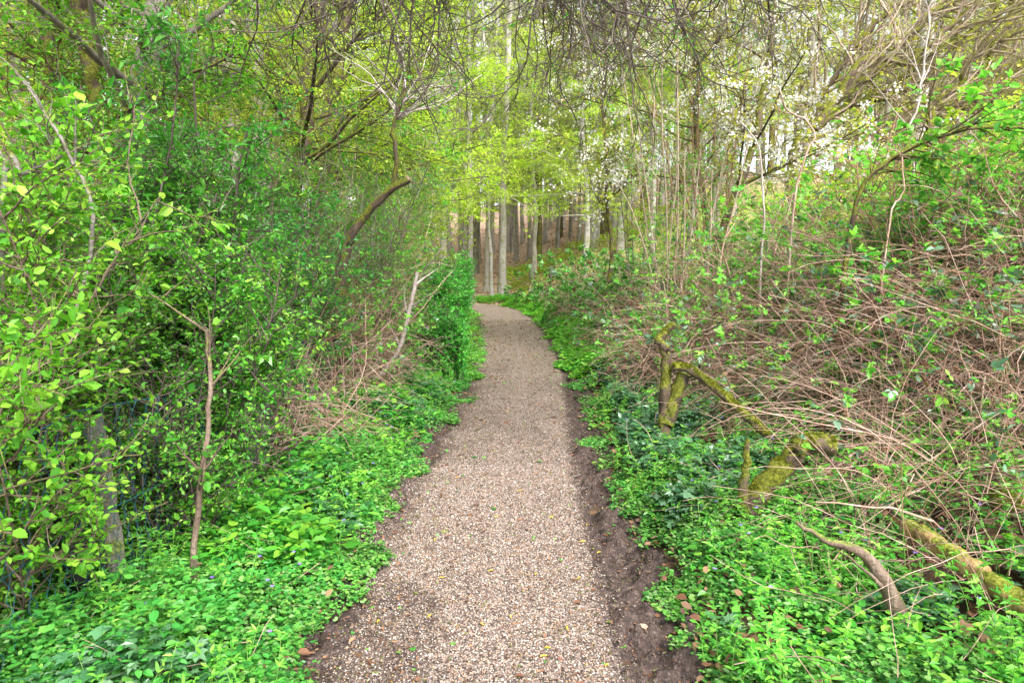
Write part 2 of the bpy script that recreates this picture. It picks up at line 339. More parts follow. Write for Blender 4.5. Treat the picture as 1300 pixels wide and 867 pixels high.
def stonemat():
    m, nt, N, Lk = newmat('gravel_stone'); g = N('ShaderNodeNewGeometry'); st = ramp(N, STONES); Lk(g.outputs['Random Per Island'], st.inputs[0])
    b = N('ShaderNodeBsdfPrincipled'); b.inputs['Roughness'].default_value = .6; Lk(st.outputs[0], b.inputs['Base Color'])
    o = N('ShaderNodeOutputMaterial'); Lk(b.outputs[0], o.inputs[0]); return m

def colattr(me, name, vals):
    a = me.color_attributes.new(name, 'FLOAT_COLOR', 'POINT')
    v = np.zeros((len(me.vertices), 4), np.float32); v[:, :vals.shape[1]] = vals; v[:, 3] = 1
    a.data.foreach_set('color', v.ravel())

# ------------------------------------------------------------------ ground and path
def mk_ground():
    xs = np.unique(np.round(np.concatenate([np.linspace(-400, -40, 19), np.linspace(-40, -8, 33), np.arange(-8, 12, .14), np.linspace(12, 40, 29), np.linspace(40, 400, 19)]), 3))
    ys = np.unique(np.round(np.concatenate([np.linspace(-60, -2, 15), np.arange(-2, 30, .16), np.linspace(30, 90, 80), np.linspace(90, 500, 30)]), 3))
    X, Y = np.meshgrid(xs, ys); Z = hgt(X, Y)
    u = X - xc(Y); Z = Z - .05 * (np.abs(u) < .85) * (Y < 30)
    V = np.stack([X, Y, Z], -1).reshape(-1, 3); ny, nx = X.shape; i = np.arange(nx * ny).reshape(ny, nx)
    Fq = np.stack([i[:-1, :-1], i[:-1, 1:], i[1:, 1:], i[1:, :-1]], -1).reshape(-1, 4)
    o = build('ground', [(V, Fq)], groundmat(), smooth=True); tag(o, kind='structure')
    lit = np.maximum(sstep((V[:, 1] - 21) / 4), sstep((-V[:, 0] - 3.0) / 1.5) * .85)
    uu = V[:, 0] - xc(V[:, 1])
    grn = sstep((uu - 5.5) / 2) * sstep((V[:, 1] - 6) / 3) * sstep((34 - V[:, 1]) / 8)
    colattr(o.data, 'cover', np.stack([lit, grn], -1))
def path_mud(u, y):
    r = np.interp(y, [2.5, 4, 7, 10, 14, 20], [.38, .34, .28, .20, .18, .2]); l = np.interp(y, [2.5, 4, 6, 8, 20], [.20, .26, .24, .20, .2])
    w = hw(y)
    mr = sstep((u - (w - r)) / .20); ml = sstep((-u - (w - l)) / .22)
    return np.maximum(mr, ml)
def SOIL(x, y):
    return sstep((fbm(x * 1.0, y * .55, 2.1, 9, 5) - .50 + .05 * (x < xc(y))) / .09)
def path_z(x, y):
    u = x - xc(y); md = path_mud(u, y)
    return hgt(x, y) + .012 + .022 * (fbm(x, y, 2.0, 4) - .5) + md * ((.13 + .07 * (u > 0)) * (fbm(x, y, 9, 6, 5) - .5) + .07 * (noise(x, y, 26, 3) - .5) - .02 * (u > 0)) + .012 * (fbm(x, y, 30, 2, 2) - .4) * (.3 + md)
def mk_path():
    s = np.concatenate([np.arange(0.4, 6, .018), np.arange(6, 12, .035), np.arange(12, 24.5, .09)])
    us = np.linspace(-1.02, 1.02, 105)
    Y, Uu = np.meshgrid(s, us, indexing='ij'); X = xc(Y) + Uu; Z = path_z(X, Y)
    V = np.stack([X, Y, Z], -1)
    ny, nx = X.shape; i = np.arange(nx * ny).reshape(ny, nx)
    Fq = np.stack([i[:-1, :-1], i[:-1, 1:], i[1:, 1:], i[1:, :-1]], -1).reshape(-1, 4)
    Vf = V.reshape(-1, 3)
    edge = sstep((np.abs(Uu.ravel()) - .86) / .14); Vf[:, 2] -= edge * .06
    o = build('path', [(Vf, Fq)], pathmat(), smooth=True); tag(o, kind='structure')
    md = path_mud(Uu.ravel(), Y.ravel()); md = md * (.55 + .9 * fbm(Uu.ravel() * 3, Y.ravel(), 1.6, 33)) * np.where(Uu.ravel() < 0, .50, 1.0)
    xf, yf = Uu.ravel() + xc(Y.ravel()), Y.ravel()
    md = md + SOIL(xf, yf) * np.interp(yf, [3, 7, 12], [.34, .20, .10])
    # tufty moss-free strips stay gravel; patches of soil
    colattr(o.data, 'mud', np.stack([md * .75 + np.interp(Y.ravel(), [5, 10], [.10, .02]) - .10 * np.exp(-(Uu.ravel() / .28) ** 2)], -1))
    # real pebbles over the near stretch
    def peb(n, y0, y1):
        y = U(y0, y1, n); w = hw(y); u = U(-1, 1, n) * w; q = rng.random(n) > .06 + path_mud(u, y) * np.where(u < 0, .72, .93) + .40 * SOIL(xc(y) + u, y)
        y, u = y[q], u[q]; x = xc(y) + u; return x, y
    a = peb(80000, 2.2, 5.2); b = peb(40000, 5.2, 9.5); x = np.concatenate([a[0], b[0]]); y = np.concatenate([a[1], b[1]])
    n = len(x); z = path_z(x, y)
    T = np.array([(1,0,0),(-1,0,0),(0,1,0),(0,-1,0),(0,0,1),(0,0,-1)], float); Fo = np.array([(0,2,4),(2,1,4),(1,3,4),(3,0,4),(2,0,5),(1,2,5),(3,1,5),(0,3,5)])
    th = U(0, 6.28, n); sz = .0037 * np.exp(rng.normal(0, .30, n))
    sh = sz[:, None, None] * U(.7, 1.35, (n, 6, 1)) * T[None]; sh[:, :, 2] *= .6
    c, s_ = np.cos(th)[:, None], np.sin(th)[:, None]
    VX = sh[:, :, 0] * c - sh[:, :, 1] * s_; VY = sh[:, :, 0] * s_ + sh[:, :, 1] * c
    V = np.stack([VX + x[:, None], VY + y[:, None], sh[:, :, 2] + (z + sz * .25)[:, None]], -1).reshape(-1, 3)
    Ff = (Fo[None] + (np.arange(n) * 6)[:, None, None]).reshape(-1, 3)
    tag(build('path_gravel', [(V, Ff)], stonemat(), smooth=True), kind='stuff')
mk_ground(); mk_path()
def debris(n, mat, name, size, tpl, p):
    y = 2.2 + 16 * rng.random(n) ** 1.6; w = hw(y); e = rng.random(n) ** p; u = np.where(rng.random(n) < .5, -1, 1) * w * (1.06 - e * 1.0); x = xc(y) + u
    Pp = np.stack([x, y, path_z(x, y) + .006], -1); d = rng.normal(0, 1, (n, 3)); d[:, 2] *= .2; nn = rng.normal(0, .35, (n, 3)); nn[:, 2] += 1
    tag(build(name, [leaves(tpl, Pp, d, nn, size * (.8 + .08 * y) * np.exp(rng.normal(0, .45, n)))], mat), kind='stuff')
debris(5200, M['dead'], 'leaf_crumb_litter', .014, 'oval', 1.9)
debris(6500, M['bk_brown'], 'bark_crumb_litter', .012, 'lance', 1.2)
debris(420, M['catkin'], 'bud_scale_litter', .008, 'lance', .8)
debris(700, M['cover'], 'seedling_weeds', .014, 'kidney', 3.5)

# ------------------------------------------------------------------ ground cover (stuff)
def cover(name, n, area, mat, tpl, size, hmax, nl=6, dens=None, upn=1.3, kind='stuff', offs=0.02, stem=False):
    x0, x1, y0, y1 = area
    # more plants per metre close by
    y = y0 + (y1 - y0) * rng.random(n) ** 1.6; u = U(x0, x1, n)
    x = xc(y) + u
    q = dens(x, y, u) > rng.random(n) if dens is not None else np.ones(n, bool)
    q &= (np.abs(u) > hw(y) + np.where(u < 0, -.04, .02 + .07 * (y < 5)) + .26 * (fbm(x, y, 2.6, 31) - .5) * 2 + U(-.05, .05, n))
    # frustum
    q &= (np.abs(x) < .80 * y + .4) & (y > 1.9)
    for cx, cy, cr in CLEAR: q &= ((x - cx) ** 2 + (y - cy) ** 2 > (cr * .7 * U(.5, 1.3, n)) ** 2) | (rng.random(n) < .08)
    x, y, u = x[q], y[q], u[q]; m = len(x)
    ed = sstep((np.abs(u) - hw(y)) / .35)
    z = hgt(x, y) + offs + hmax * (.15 + .85 * ed) * (.1 + 2.6 * np.maximum(0, fbm(x, y, 2.6, 21) - .22)) * U(.25, 1, m)
    P0 = np.stack([x, y, z], -1); r = lambda: rng.normal(0, 1, (m, 3))
    ch = []
    th = U(0, 6.28, m)
    big = (1 + .022 * y) * np.exp(rng.normal(0, .28, m))
    for k in range(nl):
        a = th + k * 6.283 / nl + U(-.4, .4, m); d = np.stack([np.cos(a), np.sin(a), U(-.35, .35, m)], -1)
        nn = rng.normal(0, .35, (m, 3)); nn[:, 2] += upn
        s = size * .86 * np.minimum(U(.55, 1.25, m) * big, 1.9 + .03 * y)
        ch.append(leaves(tpl, P0 + d * s[:, None] * .45 + rng.normal(0, .008, (m, 3)), d, nn, s))
    return tag(build(name, ch, mat), kind=kind)
_g = G(1215, 835); _a = G(1152, 706); _b = G(1300, 800)
CLEAR = [(_g[0], _g[1], .30)] + [(_a[0] + (_b[0] - _a[0]) * f, _a[1] + (_b[1] - _a[1]) * f - .08, .22) for f in (0, .25, .5, .75, 1)] + [(G(944, 672)[0], G(944, 672)[1], .12), (G(1060, 760)[0], G(1060, 760)[1], .10)]
left_d = lambda x, y, u: .20 + .75 * (fbm(x, y, 1.9, 40) > .36)
cover('low_green_ground_cover', 46000, (-2.3, -.5, 1.9, 12), M['cover'], 'kidney', .0195, .20, 5, left_d)
cover('broad_leaved_ground_cover', 4200, (-2.4, -.75, 1.9, 9), M['lf_mid'], 'oval', .034, .25, 6, lambda x, y, u: (fbm(x, y, 1.3, 50) > .45) * .9 + .1)
cover('nettle_ground_cover', 1500, (-2.4, -.85, 3.2, 9), M['lf_haw'], 'oval', .060, .30, 6, lambda x, y, u: (fbm(x, y, 1.3, 55) > .5) * .9 + .05)
cover('ground_ivy_carpet', 14000, (-2.8, -.85, 1.9, 9), M['ivy'], 'ivy', .046, .24, 4, lambda x, y, u: (fbm(x, y, 1.6, 60) > .52) * .7)
near_r = lambda x, y, u: .12 + .88 * sstep((2.6 - u) / 1.4)
cover('round_leaved_ground_cover', 62000, (.5, 3.2, 1.9, 13), M['cover'], 'kidney', .0195, .13, 5, lambda x, y, u: near_r(x, y, u) * (.22 + .75 * (fbm(x, y, 1.9, 70) > .38)))
cover('tall_leafy_ground_cover', 3000, (.7, 3.4, 1.9, 11), M['lf_haw'], 'oval', .036, .22, 6, lambda x, y, u: (fbm(x, y, 1.4, 80) > .47) * .9 + .08)
cover('dark_ivy_carpet', 24000, (.95, 4.2, 2.2, 10), M['ivy'], 'ivy', .044, .19, 4, lambda x, y, u: (fbm(x, y, .9, 90) > .46) * 1.)
cover('verge_greenery', 26000, (.5, 2.6, 9, 27), M['lf_haw'], 'tiny', .045, .22, 5, lambda x, y, u: sstep((2.8 - u) / 1.2))
cover('verge_grass_clump', 5000, (-1.9, -.6, 9, 25), M['lf_haw'], 'tiny', .045, .20, 5, None)
cover('slope_greenery', 26000, (4.0, 14, 6, 34), M['lf_yel'], 'tiny', .085, .3, 4, lambda x, y, u: (.25 + (fbm(x, y, .5, 95) > .45) * .7) * .8)
def scatter_litter(name, n, box, mat, size):
    x0, x1, y0, y1 = box; y = y0 + (y1 - y0) * rng.random(n) ** 1.3; x = U(x0, x1, n)
    q = (np.abs(x) < .8 * y + .5) & (np.abs(x - xc(y)) > .78) | (y > 30); x, y = x[q], y[q]; n = len(x)
    Pp = np.stack([x, y, hgt(x, y) + (U(.04, .13, n) if name.startswith('verge') else U(.01, .06, n))], -1); d = rng.normal(0, 1, (n, 3)); d[:, 2] *= .25; nn = rng.normal(0, .5, (n, 3)); nn[:, 2] += 1
    tag(build(name, [leaves('oval', Pp, d, nn, size * U(.6, 1.4, n))], mat), kind='stuff')
scatter_litter('dead_leaf_litter', 26000, (-7, 8, 2, 16), M['dead'], .05)
scatter_litter('hillside_leaf_litter', 34000, (-45, 30, 22, 60), M['litter'], .16)
n = 1500; y = 2 + 9 * rng.random(n) ** 1.4; u = np.where(rng.random(n) < .3, -U(.85, 2.0, n), U(.85, 3.4, n)); x = xc(y) + u; q = (rng.random(n) < np.where(u < 0, .35, np.clip((u - .7) / 1.2, .1, 1))); x, y = x[q], y[q]
p0 = np.stack([x, y, hgt(x, y) + U(.0, .22, len(x))], -1); a = U(0, 6.28, len(x)); Sx = strands(p0, np.stack([np.cos(a), np.sin(a), rng.normal(.25, .5, len(x))], -1), U(.1, .55, len(x)), 6, .12, .04)
Sx = keep_strands(Sx); tag(build('dry_twig_litter', [tubes(Sx, U(.0012, .0030, len(Sx)), m=3)], M['bk_straw'], smooth=True), kind='stuff')
# upright weeds with whorled leaves
n = 3400; y = 2 + 11 * rng.random(n) ** 1.4; u = np.where(rng.random(n) < .45, -U(.8, 2.2, n), U(.8, 3.0, n)); x = xc(y) + u; q = fbm(x, y, 1.7, 66) > .44; x, y = x[q], y[q]; n = len(x)
Sx = keep_strands(strands(np.stack([x, y, hgt(x, y)], -1), np.stack([rng.normal(0, .25, n), rng.normal(0, .25, n), 1 + 0 * x], -1), U(.12, .34, n), 6, .10)); ch = [tubes(Sx, .0016, .001, 3)]
tag(build('upright_weed_stems', ch, M['bk_green']), kind='stuff')
i = np.repeat(np.arange(len(Sx)), 22); p, T_ = at(Sx, i, np.tile(np.repeat([.35, .55, .75, .9, 1.], [4, 5, 5, 4, 4]), len(Sx))); d = rng.normal(0, 1, p.shape); d[:, 2] = d[:, 2] * .2 + .25
tag(build('upright_weed_leaves', [leaves('lance', p, d, rng.normal(0, .3, p.shape) + [0, 0, 1], U(.016, .042, len(p)))], M['bram']), kind='stuff')
scatter_litter('verge_leaf_litter', 1100, (-2.5, 3.2, 2, 9), M['dead'], .042)
# violet flowers
q = np.stack([U(-1.9, -.9, 60), U(2.4, 6, 60)], -1); q2 = np.stack([U(.9, 2.2, 30), U(2.3, 6, 30)], -1); q = np.vstack([q, q2])
q = np.concatenate([q, (hgt(q[:, 0], q[:, 1]) + .19)[:, None]], 1)
ch = []
for k in range(5):
    a = U(0, 1, len(q)) * .4 + k * 1.257; d = np.stack([np.cos(a), np.sin(a), .4 + 0 * a], -1)
    ch.append(leaves('tiny', q, d, np.tile([0, -.5, 1.], (len(q), 1)), .012))
tag(build('violet_flowers', ch, M['violet']), kind='stuff')

# ------------------------------------------------------------------ woody plants
def ground_pt(x, y): return np.array([x, y, float(hgt(x, y))])

def shrub(name, label, cat_, base, H, W, leafmat_, stemmat, nleaf, lsize, tpl='oval', stems=14, twigs=420, sub=2200, lean=(0, 0), r0=.014, upn=1.2,
          tlen=.45, slen=.2, t0=.05, group=None, tri=False, spread=1., droop=.02, up=.03, flat=.3, low=.08):
    base = ground_pt(*base); t = thing(name, label, cat_, base, group)
    kp = lambda p: keep(p + base) & (p[:, 2] + base[2] > hgt(p[:, 0] + base[0], p[:, 1] + base[1]) + .02)
    a = U(0, 6.28, stems); rr = np.sqrt(U(0, 1, stems)) * W * .35
    P0 = np.stack([np.cos(a) * rr, np.sin(a) * rr, 0 * a], -1)
    P0[:, 2] = hgt(P0[:, 0] + base[0], P0[:, 1] + base[1]) - base[2] - .03
    out = W / H * .75
    D = np.stack([np.cos(a) * out * U(.1, 1.1, stems) + lean[0], np.sin(a) * out * U(.1, 1.1, stems) + lean[1], np.ones(stems)], -1)
    S = strands(P0, D, H * U(.7, 1.15, stems), 10, .10)
    S = keep_strands(S, base) if len(keep_strands(S, base)) > 3 else S
    T1 = kids(S, twigs, tlen, low, 1, .95, 6, .16, droop, up, flat, .3); T1 = keep_strands(T1, base)
    T2 = kids(T1, sub, slen, .1, 1, .8, 4, .18, 0, .02, flat, .2); T2 = keep_strands(T2, base)
    build('stems', [tubes(S, U(r0 * .6, r0 * 1.2, len(S)), m=6), tubes(T1, .005, .0025, 3), tubes(T2, .0025, .0012, 3)], stemmat, t, True)
    build('foliage', [leafy(np.concatenate([T2]), nleaf, lsize, tpl, .05, 1, upn, spread, .008, kp, tri), leafy(T1, nleaf // 6, lsize, tpl, .3, 1, upn, spread, .01, kp, tri)], leafmat_, t)
    return t

def bramble(name, label, base, W, D_, H, ncane, nleaf, cane='bk_straw', leaf='bram', lsize=.045, old=.3, group=None, lenf=1.0, r=.0032, lean=(0, 0), twigs=0, live=.25, topleaf=.5, cat_='bramble bush'):
    base = ground_pt(*base); t = thing(name, label, cat_, base, group)
    kp = lambda p: keep(p + base) & (p[:, 2] + base[2] > hgt(p[:, 0] + base[0], p[:, 1] + base[1]) + .03)
    def canes(n, L, rad, lo=0.):
        a = U(0, 6.28, n); q = np.sqrt(U(0, 1, n)); X = np.cos(a) * q * W; Y = np.sin(a) * q * D_
        # start anywhere inside the mass, tangled
        hh = H * np.sqrt(np.maximum(.05, 1 - q ** 2)) * (.75 + .5 * fbm(X + base[0], Y + base[1], 1.2, 14))
        zz = (lo + (1 - lo) * U(0, 1, n) ** .7) * hh * (.9 + .2 * lo)
        P0 = np.stack([X, Y, hgt(X + base[0], Y + base[1]) - base[2] + zz], -1)
        b = U(0, 6.28, n); el = rng.normal(.25, .55, n)
        Dd = np.stack([np.cos(b) * np.cos(el) + lean[0], np.sin(b) * np.cos(el) * .7 + lean[1], np.sin(el)], -1)
        S = strands(P0, Dd, L * U(.5, 1.4, n), 9, .11, .085)
        zt = hgt(S[:, :, 0] + base[0], S[:, :, 1] + base[1]) - base[2] + .03
        S[:, :, 2] = np.maximum(S[:, :, 2], zt + U(0, .04, S.shape[:2]))
        return keep_strands(S, base)
    A = canes(ncane, .95 * lenf, r)
    Lv = canes(int(ncane * live), 1.0 * lenf, r, .75)
    # rooted arching canes
    n = max(10, ncane // 12); a = U(0, 6.28, n); q = np.sqrt(U(0, 1, n)) * .8
    P0 = np.stack([np.cos(a) * q * W, np.sin(a) * q * D_, 0 * a], -1); P0[:, 2] = hgt(P0[:, 0] + base[0], P0[:, 1] + base[1]) - base[2] - .03
    Ar = strands(P0, np.stack([rng.normal(0, .45, n) + lean[0], rng.normal(0, .45, n) + lean[1], np.ones(n)], -1), H * U(1.0, 2.0, n), 12, .07, .11); Ar = keep_strands(Ar, base)
    n2 = max(10, len(A)); T = kids(A, n2, .25 * lenf, .1, 1, .8, 4, .2, .03); T = keep_strands(T, base)
    build('dead_canes', [tubes(A, r * .8 * np.exp(rng.normal(0, .42, len(A))), m=4), tubes(T, r * .5, r * .25, 3)], M[cane], t, True)
    live = [tubes(Lv, U(r * .5, r * 1.1, len(Lv)), m=3), tubes(Ar, U(r * .9, r * 1.7, len(Ar)), m=4)]
    sp = kids(np.concatenate([Lv, Lv, Ar]) if len(Lv) and Lv.shape[1] == Ar.shape[1] else Lv, int(nleaf * .25), .14, .05, 1, .9, 3, .15, 0, .10)
    sp = keep_strands(sp, base)
    build('live_canes', live + [tubes(sp, .0018, .001, 3)], M['bk_cane'], t, True)
    nd = max(20, nleaf // 9); build('withered_leaves', [leafy(A, nd, lsize * 1.3, 'oval', .1, 1, .5, 1., .03, kp)], M['dead'], t)
    nleaf = int(nleaf * 1.35); nl = int(nleaf * (1 - old))
    build('young_leaves', [leafy(sp, nl, lsize, 'oval', .2, 1, 1.5, 1., .006, kp, True)], M[leaf], t)
    if old: build('old_leaves', [leafy(np.concatenate([sp]), int(nleaf * old * .6), lsize * 1.25, 'oval', 0, 1, .9, 1., .03, kp, True)], M['bramold'], t)
    return t

def trunk_poly(pts, r0, r1, mat, name='trunk', parent=None, off=np.zeros(3), k=26, m=14, rough=.05, flare=1.5, wob=.01):
    pts = np.asarray(pts, float) - off; q = resample(pts, k, wob)
    tt = np.linspace(0, 1, k); rad = r0 + (r1 - r0) * tt
    rad = rad * (1 + (flare - 1) * np.exp(-tt * 14))
    return q, tubes(q[None], 0, rad=rad[None], m=m, rough=rough)
def sawn(name, q, rad, mat, parent, m=16):
    t = nrm((q[-1] - q[-2])[None])[0]; ref = np.array([0, .1, 1.]) if abs(t[2]) < .8 else np.array([1., .3, 0]); a = nrm(np.cross(t, ref)[None])[0]; b = np.cross(t, a)
    ang = np.linspace(0, 2 * np.pi, m, endpoint=False); ring = lambda f, d: q[-1] + t * d + rad * f * (np.cos(ang)[:, None] * a + np.sin(ang)[:, None] * b)
    V = np.vstack([ring(.98, -.02), ring(1.0, .004), ring(.45, .008), ring(.02, .005)])
    i = np.arange(4 * m).reshape(4, m); Fq = np.stack([i[:-1], np.roll(i[:-1], -1, 1), np.roll(i[1:], -1, 1), i[1:]], -1).reshape(-1, 4)
    return build(name, [(V, Fq)], mat, parent, False)

def tree(name, label, pts, r0, r1, bark, leaf, nleaf, lsize, limbs=14, llen=2.0, twigs=200, tlen=.8, sub=900, slen=.35, t0=.25, tpl='oval', flat=.6, grav=0., upn=1.6,
         group=None, cat_='tree', wob=.02, kp=True, ang=1.15, blossom=0, k=26, m=12, up=.02, leafname='crown', tri=False, t1=.98, trunkname='trunk', pos_jit=.02, r_tw=.006):
    pts = np.asarray(pts, float); base = pts[0].copy(); base[2] = float(hgt(base[0], base[1])); pts[0, 2] = base[2] - .08
    t = thing(name, label, cat_, base, group)
    q, tm = trunk_poly(pts, r0, r1, None, off=base, k=k, m=m, wob=wob)
    build(trunkname, [tm], M[bark], t, True)
    Q = q[None]
    L1 = kids(Q, limbs, llen, t0, t1, ang, 8, .10, grav, up, flat, .35)
    T1 = kids(L1, twigs, tlen, .15, 1, .8, 6, .14, grav, 0, flat, .3)
    if kp: T1 = keep_strands(T1, base)
    T2 = kids(T1, sub, slen, .1, 1, .75, 4, .15, grav, 0, flat, .2)
    if kp: T2 = keep_strands(T2, base)
    build('limbs', [tubes(L1, U(.2, .42, limbs) * r1 * 1.1 + .006, .006, 6), tubes(T1, r_tw, r_tw * .5, 3), tubes(T2, r_tw * .45, r_tw * .2, 3)], M[bark], t, True)
    kf = (lambda p: keep(p + base)) if kp else None
    if nleaf: build(leafname, [leafy(T2, nleaf, lsize, tpl, .05, 1, upn, 1., pos_jit, kf, tri), leafy(T1, nleaf // 5, lsize, tpl, .3, 1, upn, 1., pos_jit, kf, tri)], M[leaf], t)
    if blossom:
        n = blossom; i = rng.integers(0, len(T2), n // 9); p, T_ = at(T2, i, U(.1, 1, n // 9)); p = np.repeat(p, 9, 0); p = p + rng.normal(0, .040, p.shape)
        ch = []
        ax = nrm(rng.normal(0, 1, p.shape) + [0, -.3, .3]); e1 = nrm(np.cross(ax, [0.1, .2, 1.])); e2 = np.cross(ax, e1)
        for kk in range(5):
            a = kk * 1.2566; d = e1 * math.cos(a) + e2 * math.sin(a) + ax * .25; ch.append(leaves('tiny', p, d, ax, .021))
        build('blossom', ch, M['petal'], t)
    return t

# ---------- left-hand side, near
t = shrub('hornbeam_shrub', 'bright green broad-leaved shrub hanging over the wire fence beside the black board', 'shrub', (-2.15, 2.75), 1.8, .75, M['lf_bright'], M['bk_brown'], 27000, .026, r0=.008,
      stems=16, twigs=420, sub=2400, lean=(.12, -.1), tlen=.6, slen=.26, flat=.6, upn=1.0)
shrub('hazel_bush', 'pale green hazel bush with large soft leaves at the outer end of the wire fence', 'shrub', (-2.75, 3.1), 2.1, .75, M['lf_bright'], M['bk_brown'], 27000, .029, r0=.008,
      stems=16, twigs=420, sub=2400, tlen=.6, slen=.26, flat=.5, upn=1.)
shrub('hawthorn_shrub', 'low sprawling small-leaved hawthorn growing through the wire fence behind the grey post', 'shrub', (-1.78, 3.45), .95, .42, M['lf_haw'], M['bk_twig'], 9000, .022, r0=.006, stems=18, twigs=320, sub=1800, tlen=.34, slen=.15, flat=.35, spread=1.2, low=.03)
shrub('hawthorn_shrub', 'glossy small-leaved hawthorn bush bulging towards the path behind the thin brown sapling', 'shrub', (-1.95, 3.95), 1.65, .72, M['lf_haw'], M['bk_twig'], 42000, .024,
      r0=.009, stems=24, twigs=620, sub=3800, tlen=.42, slen=.18, flat=.35, spread=1.2, low=.03)
shrub('hawthorn_shrub', 'dense hawthorn bush with small yellow-green leaves rising behind the grey fence post', 'shrub', (-3.0, 4.4), 2.2, 1.0, M['lf_haw'], M['bk_twig'], 28000, .026,
      stems=18, twigs=520, sub=2800, tlen=.5, slen=.2, flat=.35, spread=1.2)
shrub('privet_shrub', 'deep green privet bush with narrow glossy leaves growing in front of the leaning grey trunk', 'shrub', (-2.25, 4.6), 2.6, .66, M['lf_dark'], M['bk_twig'], 20000, .040, 'lance',
      stems=16, twigs=480, sub=2600, tlen=.5, slen=.22, flat=.15, spread=.9, upn=.9, low=.3)
shrub('elder_shrub', 'mid green leafy shrub filling the gap between the privet and the dead bramble canes', 'shrub', (-2.3, 6.1), 2.0, .75, M['lf_mid'], M['bk_twig'], 18000, .030,
      stems=14, twigs=460, sub=2400, tlen=.5, slen=.2)
shrub('spindle_shrub', 'light green airy shrub behind the snapped mossy limb', 'shrub', (-3.1, 8.4), 3.2, 1.2, M['lf_haw'], M['bk_hazel'], 15000, .04,
      stems=16, twigs=420, sub=2400, tlen=.7, slen=.3)
shrub('hawthorn_shrub', 'yellow-green hawthorn bush standing far out beyond the leaning grey trunk', 'shrub', (-5.6, 8.2), 2.6, 1.6, M['lf_haw'], M['bk_twig'], 13000, .042,
      stems=18, twigs=420, sub=2400, tlen=.8, slen=.3)
shrub('field_maple_shrub', 'leafy maple bush above the pinkish leaf litter at the wood edge beyond the fence', 'shrub', (-7.6, 12.5), 3.4, 2.2, M['lf_yel'], M['bk_hazel'], 12000, .06,
      stems=16, twigs=420, sub=2200, tlen=1.0, slen=.4)
# hedge column hugging the left edge
HG = 'clipped green hedge bushes on the left edge of the path'
for (x, y, H, W, n, lab) in [(-.98, 8.9, .85, .48, 16000, 'small fine-leaved hedge bush, nearest of the green row on the bend'),
                             (-1.12, 10.6, 1.4, .66, 20000, 'tall fine-leaved hedge bush, second nearest of the green row'),
                             (-1.28, 13.2, 1.5, .70, 16000, 'fine-leaved hedge bush next to last in the green row on the bend'),
                             (-1.6, 16.2, 1.55, .85, 13000, 'fine-leaved hedge bush farthest along the green row where the path turns')]:
    shrub('hedge_bush', lab, 'shrub', (x, y), H, W, M['lf_hedge'], M['bk_twig'], n, .026 + .001 * y, 'tiny', stems=34, twigs=700, sub=3000, tlen=.3, slen=.14, flat=.1, low=.02, spread=1.2, group=HG, r0=.007)

shrub('hazel_bush', 'tall yellow-green bush rising above the fine-leaved hedge row and leaning over the path', 'shrub', (-2.35, 11.0), 3.9, 1.25, M['lf_haw'], M['bk_hazel'], 22000, .036, stems=22, twigs=620, sub=3200, tlen=.7, slen=.3, lean=(.06, 0), r0=.011)
shrub('hazel_bush', 'tall fresh-leaved bush above the far end of the fine-leaved hedge row', 'shrub', (-2.7, 15.0), 4.4, 1.6, M['lf_yel'], M['bk_hazel'], 22000, .048, stems=22, twigs=620, sub=3200, tlen=.9, slen=.35, lean=(.06, 0), r0=.012)
shrub('blackthorn_shrub', 'thin-leaved bush of grey twigs between the snapped limb and the hedge row', 'shrub', (-1.95, 8.2), 2.7, .8, M['lf_haw'], M['bk_grey'], 9000, .028, stems=26, twigs=700, sub=3000, tlen=.6, slen=.25, r0=.010)
# ---------- brambles
bramble('bramble_bush', 'tangle of straw-coloured dead canes with green sprigs, left of the fine-leaved hedge', (-1.95, 7.3), .85, 1.1, 1.25, 750, 4200, lsize=.030, old=.12, live=.5)
bramble('bramble_bush', 'low heap of dead canes spilling over the green verge behind the thin sapling', (-1.75, 5.3), .5, .75, .65, 330, 700, lsize=.03, old=.15)
bramble('bramble_bush', 'tall bramble thicket of bare canes behind the snapped mossy limb', (-2.4, 9.8), 1.2, 1.5, 2.1, 700, 5500, lsize=.04, old=.1, lenf=1.2, live=.5)
bramble('bramble_bush', 'big heap of pinkish dead canes on the bank above the sawn mossy stump', (3.75, 5.5), 1.5, 1.25, 1.15, 2000, 5600, lsize=.040, old=.25, r=.0040, live=.22)
bramble('bramble_bush', 'thin scatter of dry canes over the leaves between the sawn stump and the broken branch', (2.15, 3.3), .75, .6, .34, 190, 420, lsize=.030, old=.3, r=.0026, live=.4)
bramble('bramble_bush', 'thin scatter of dry canes and sprigs by the forked stump', (2.1, 5.6), .5, .8, .45, 70, 900, lsize=.03, old=.4, r=.003, live=.5)
bramble('bramble_bush', 'sprawl of dead canes and blue-green leaves above the yellow log', (3.15, 4.3), .9, .7, .6, 520, 2000, lsize=.036, old=.4, r=.003)
bramble('bramble_bush', 'cane heap topped by fresh green sprigs, highest on the bank', (4.6, 6.8), 1.8, 1.3, 1.3, 1500, 8000, lsize=.042, old=.2, r=.004, live=.25)
bramble('bramble_bush', 'brown-stemmed bramble mound behind the forked ivy-covered stump', (2.0, 7.6), .8, 1.2, .85, 900, 3600, lsize=.036, old=.25, r=.0034)
bramble('bramble_bush', 'leafy bramble mound beside the light brown coppice stems', (2.4, 11.2), 1.1, 1.8, .75, 800, 4200, lsize=.05, old=.15, r=.0042, leaf='cover', lenf=1.1)
bramble('bramble_bush', 'low green bramble bank right of the far bend of the path', (2.1, 16.5), 1.5, 2.6, .55, 700, 5200, lsize=.065, old=.1, r=.005, leaf='cover', lenf=1.2)
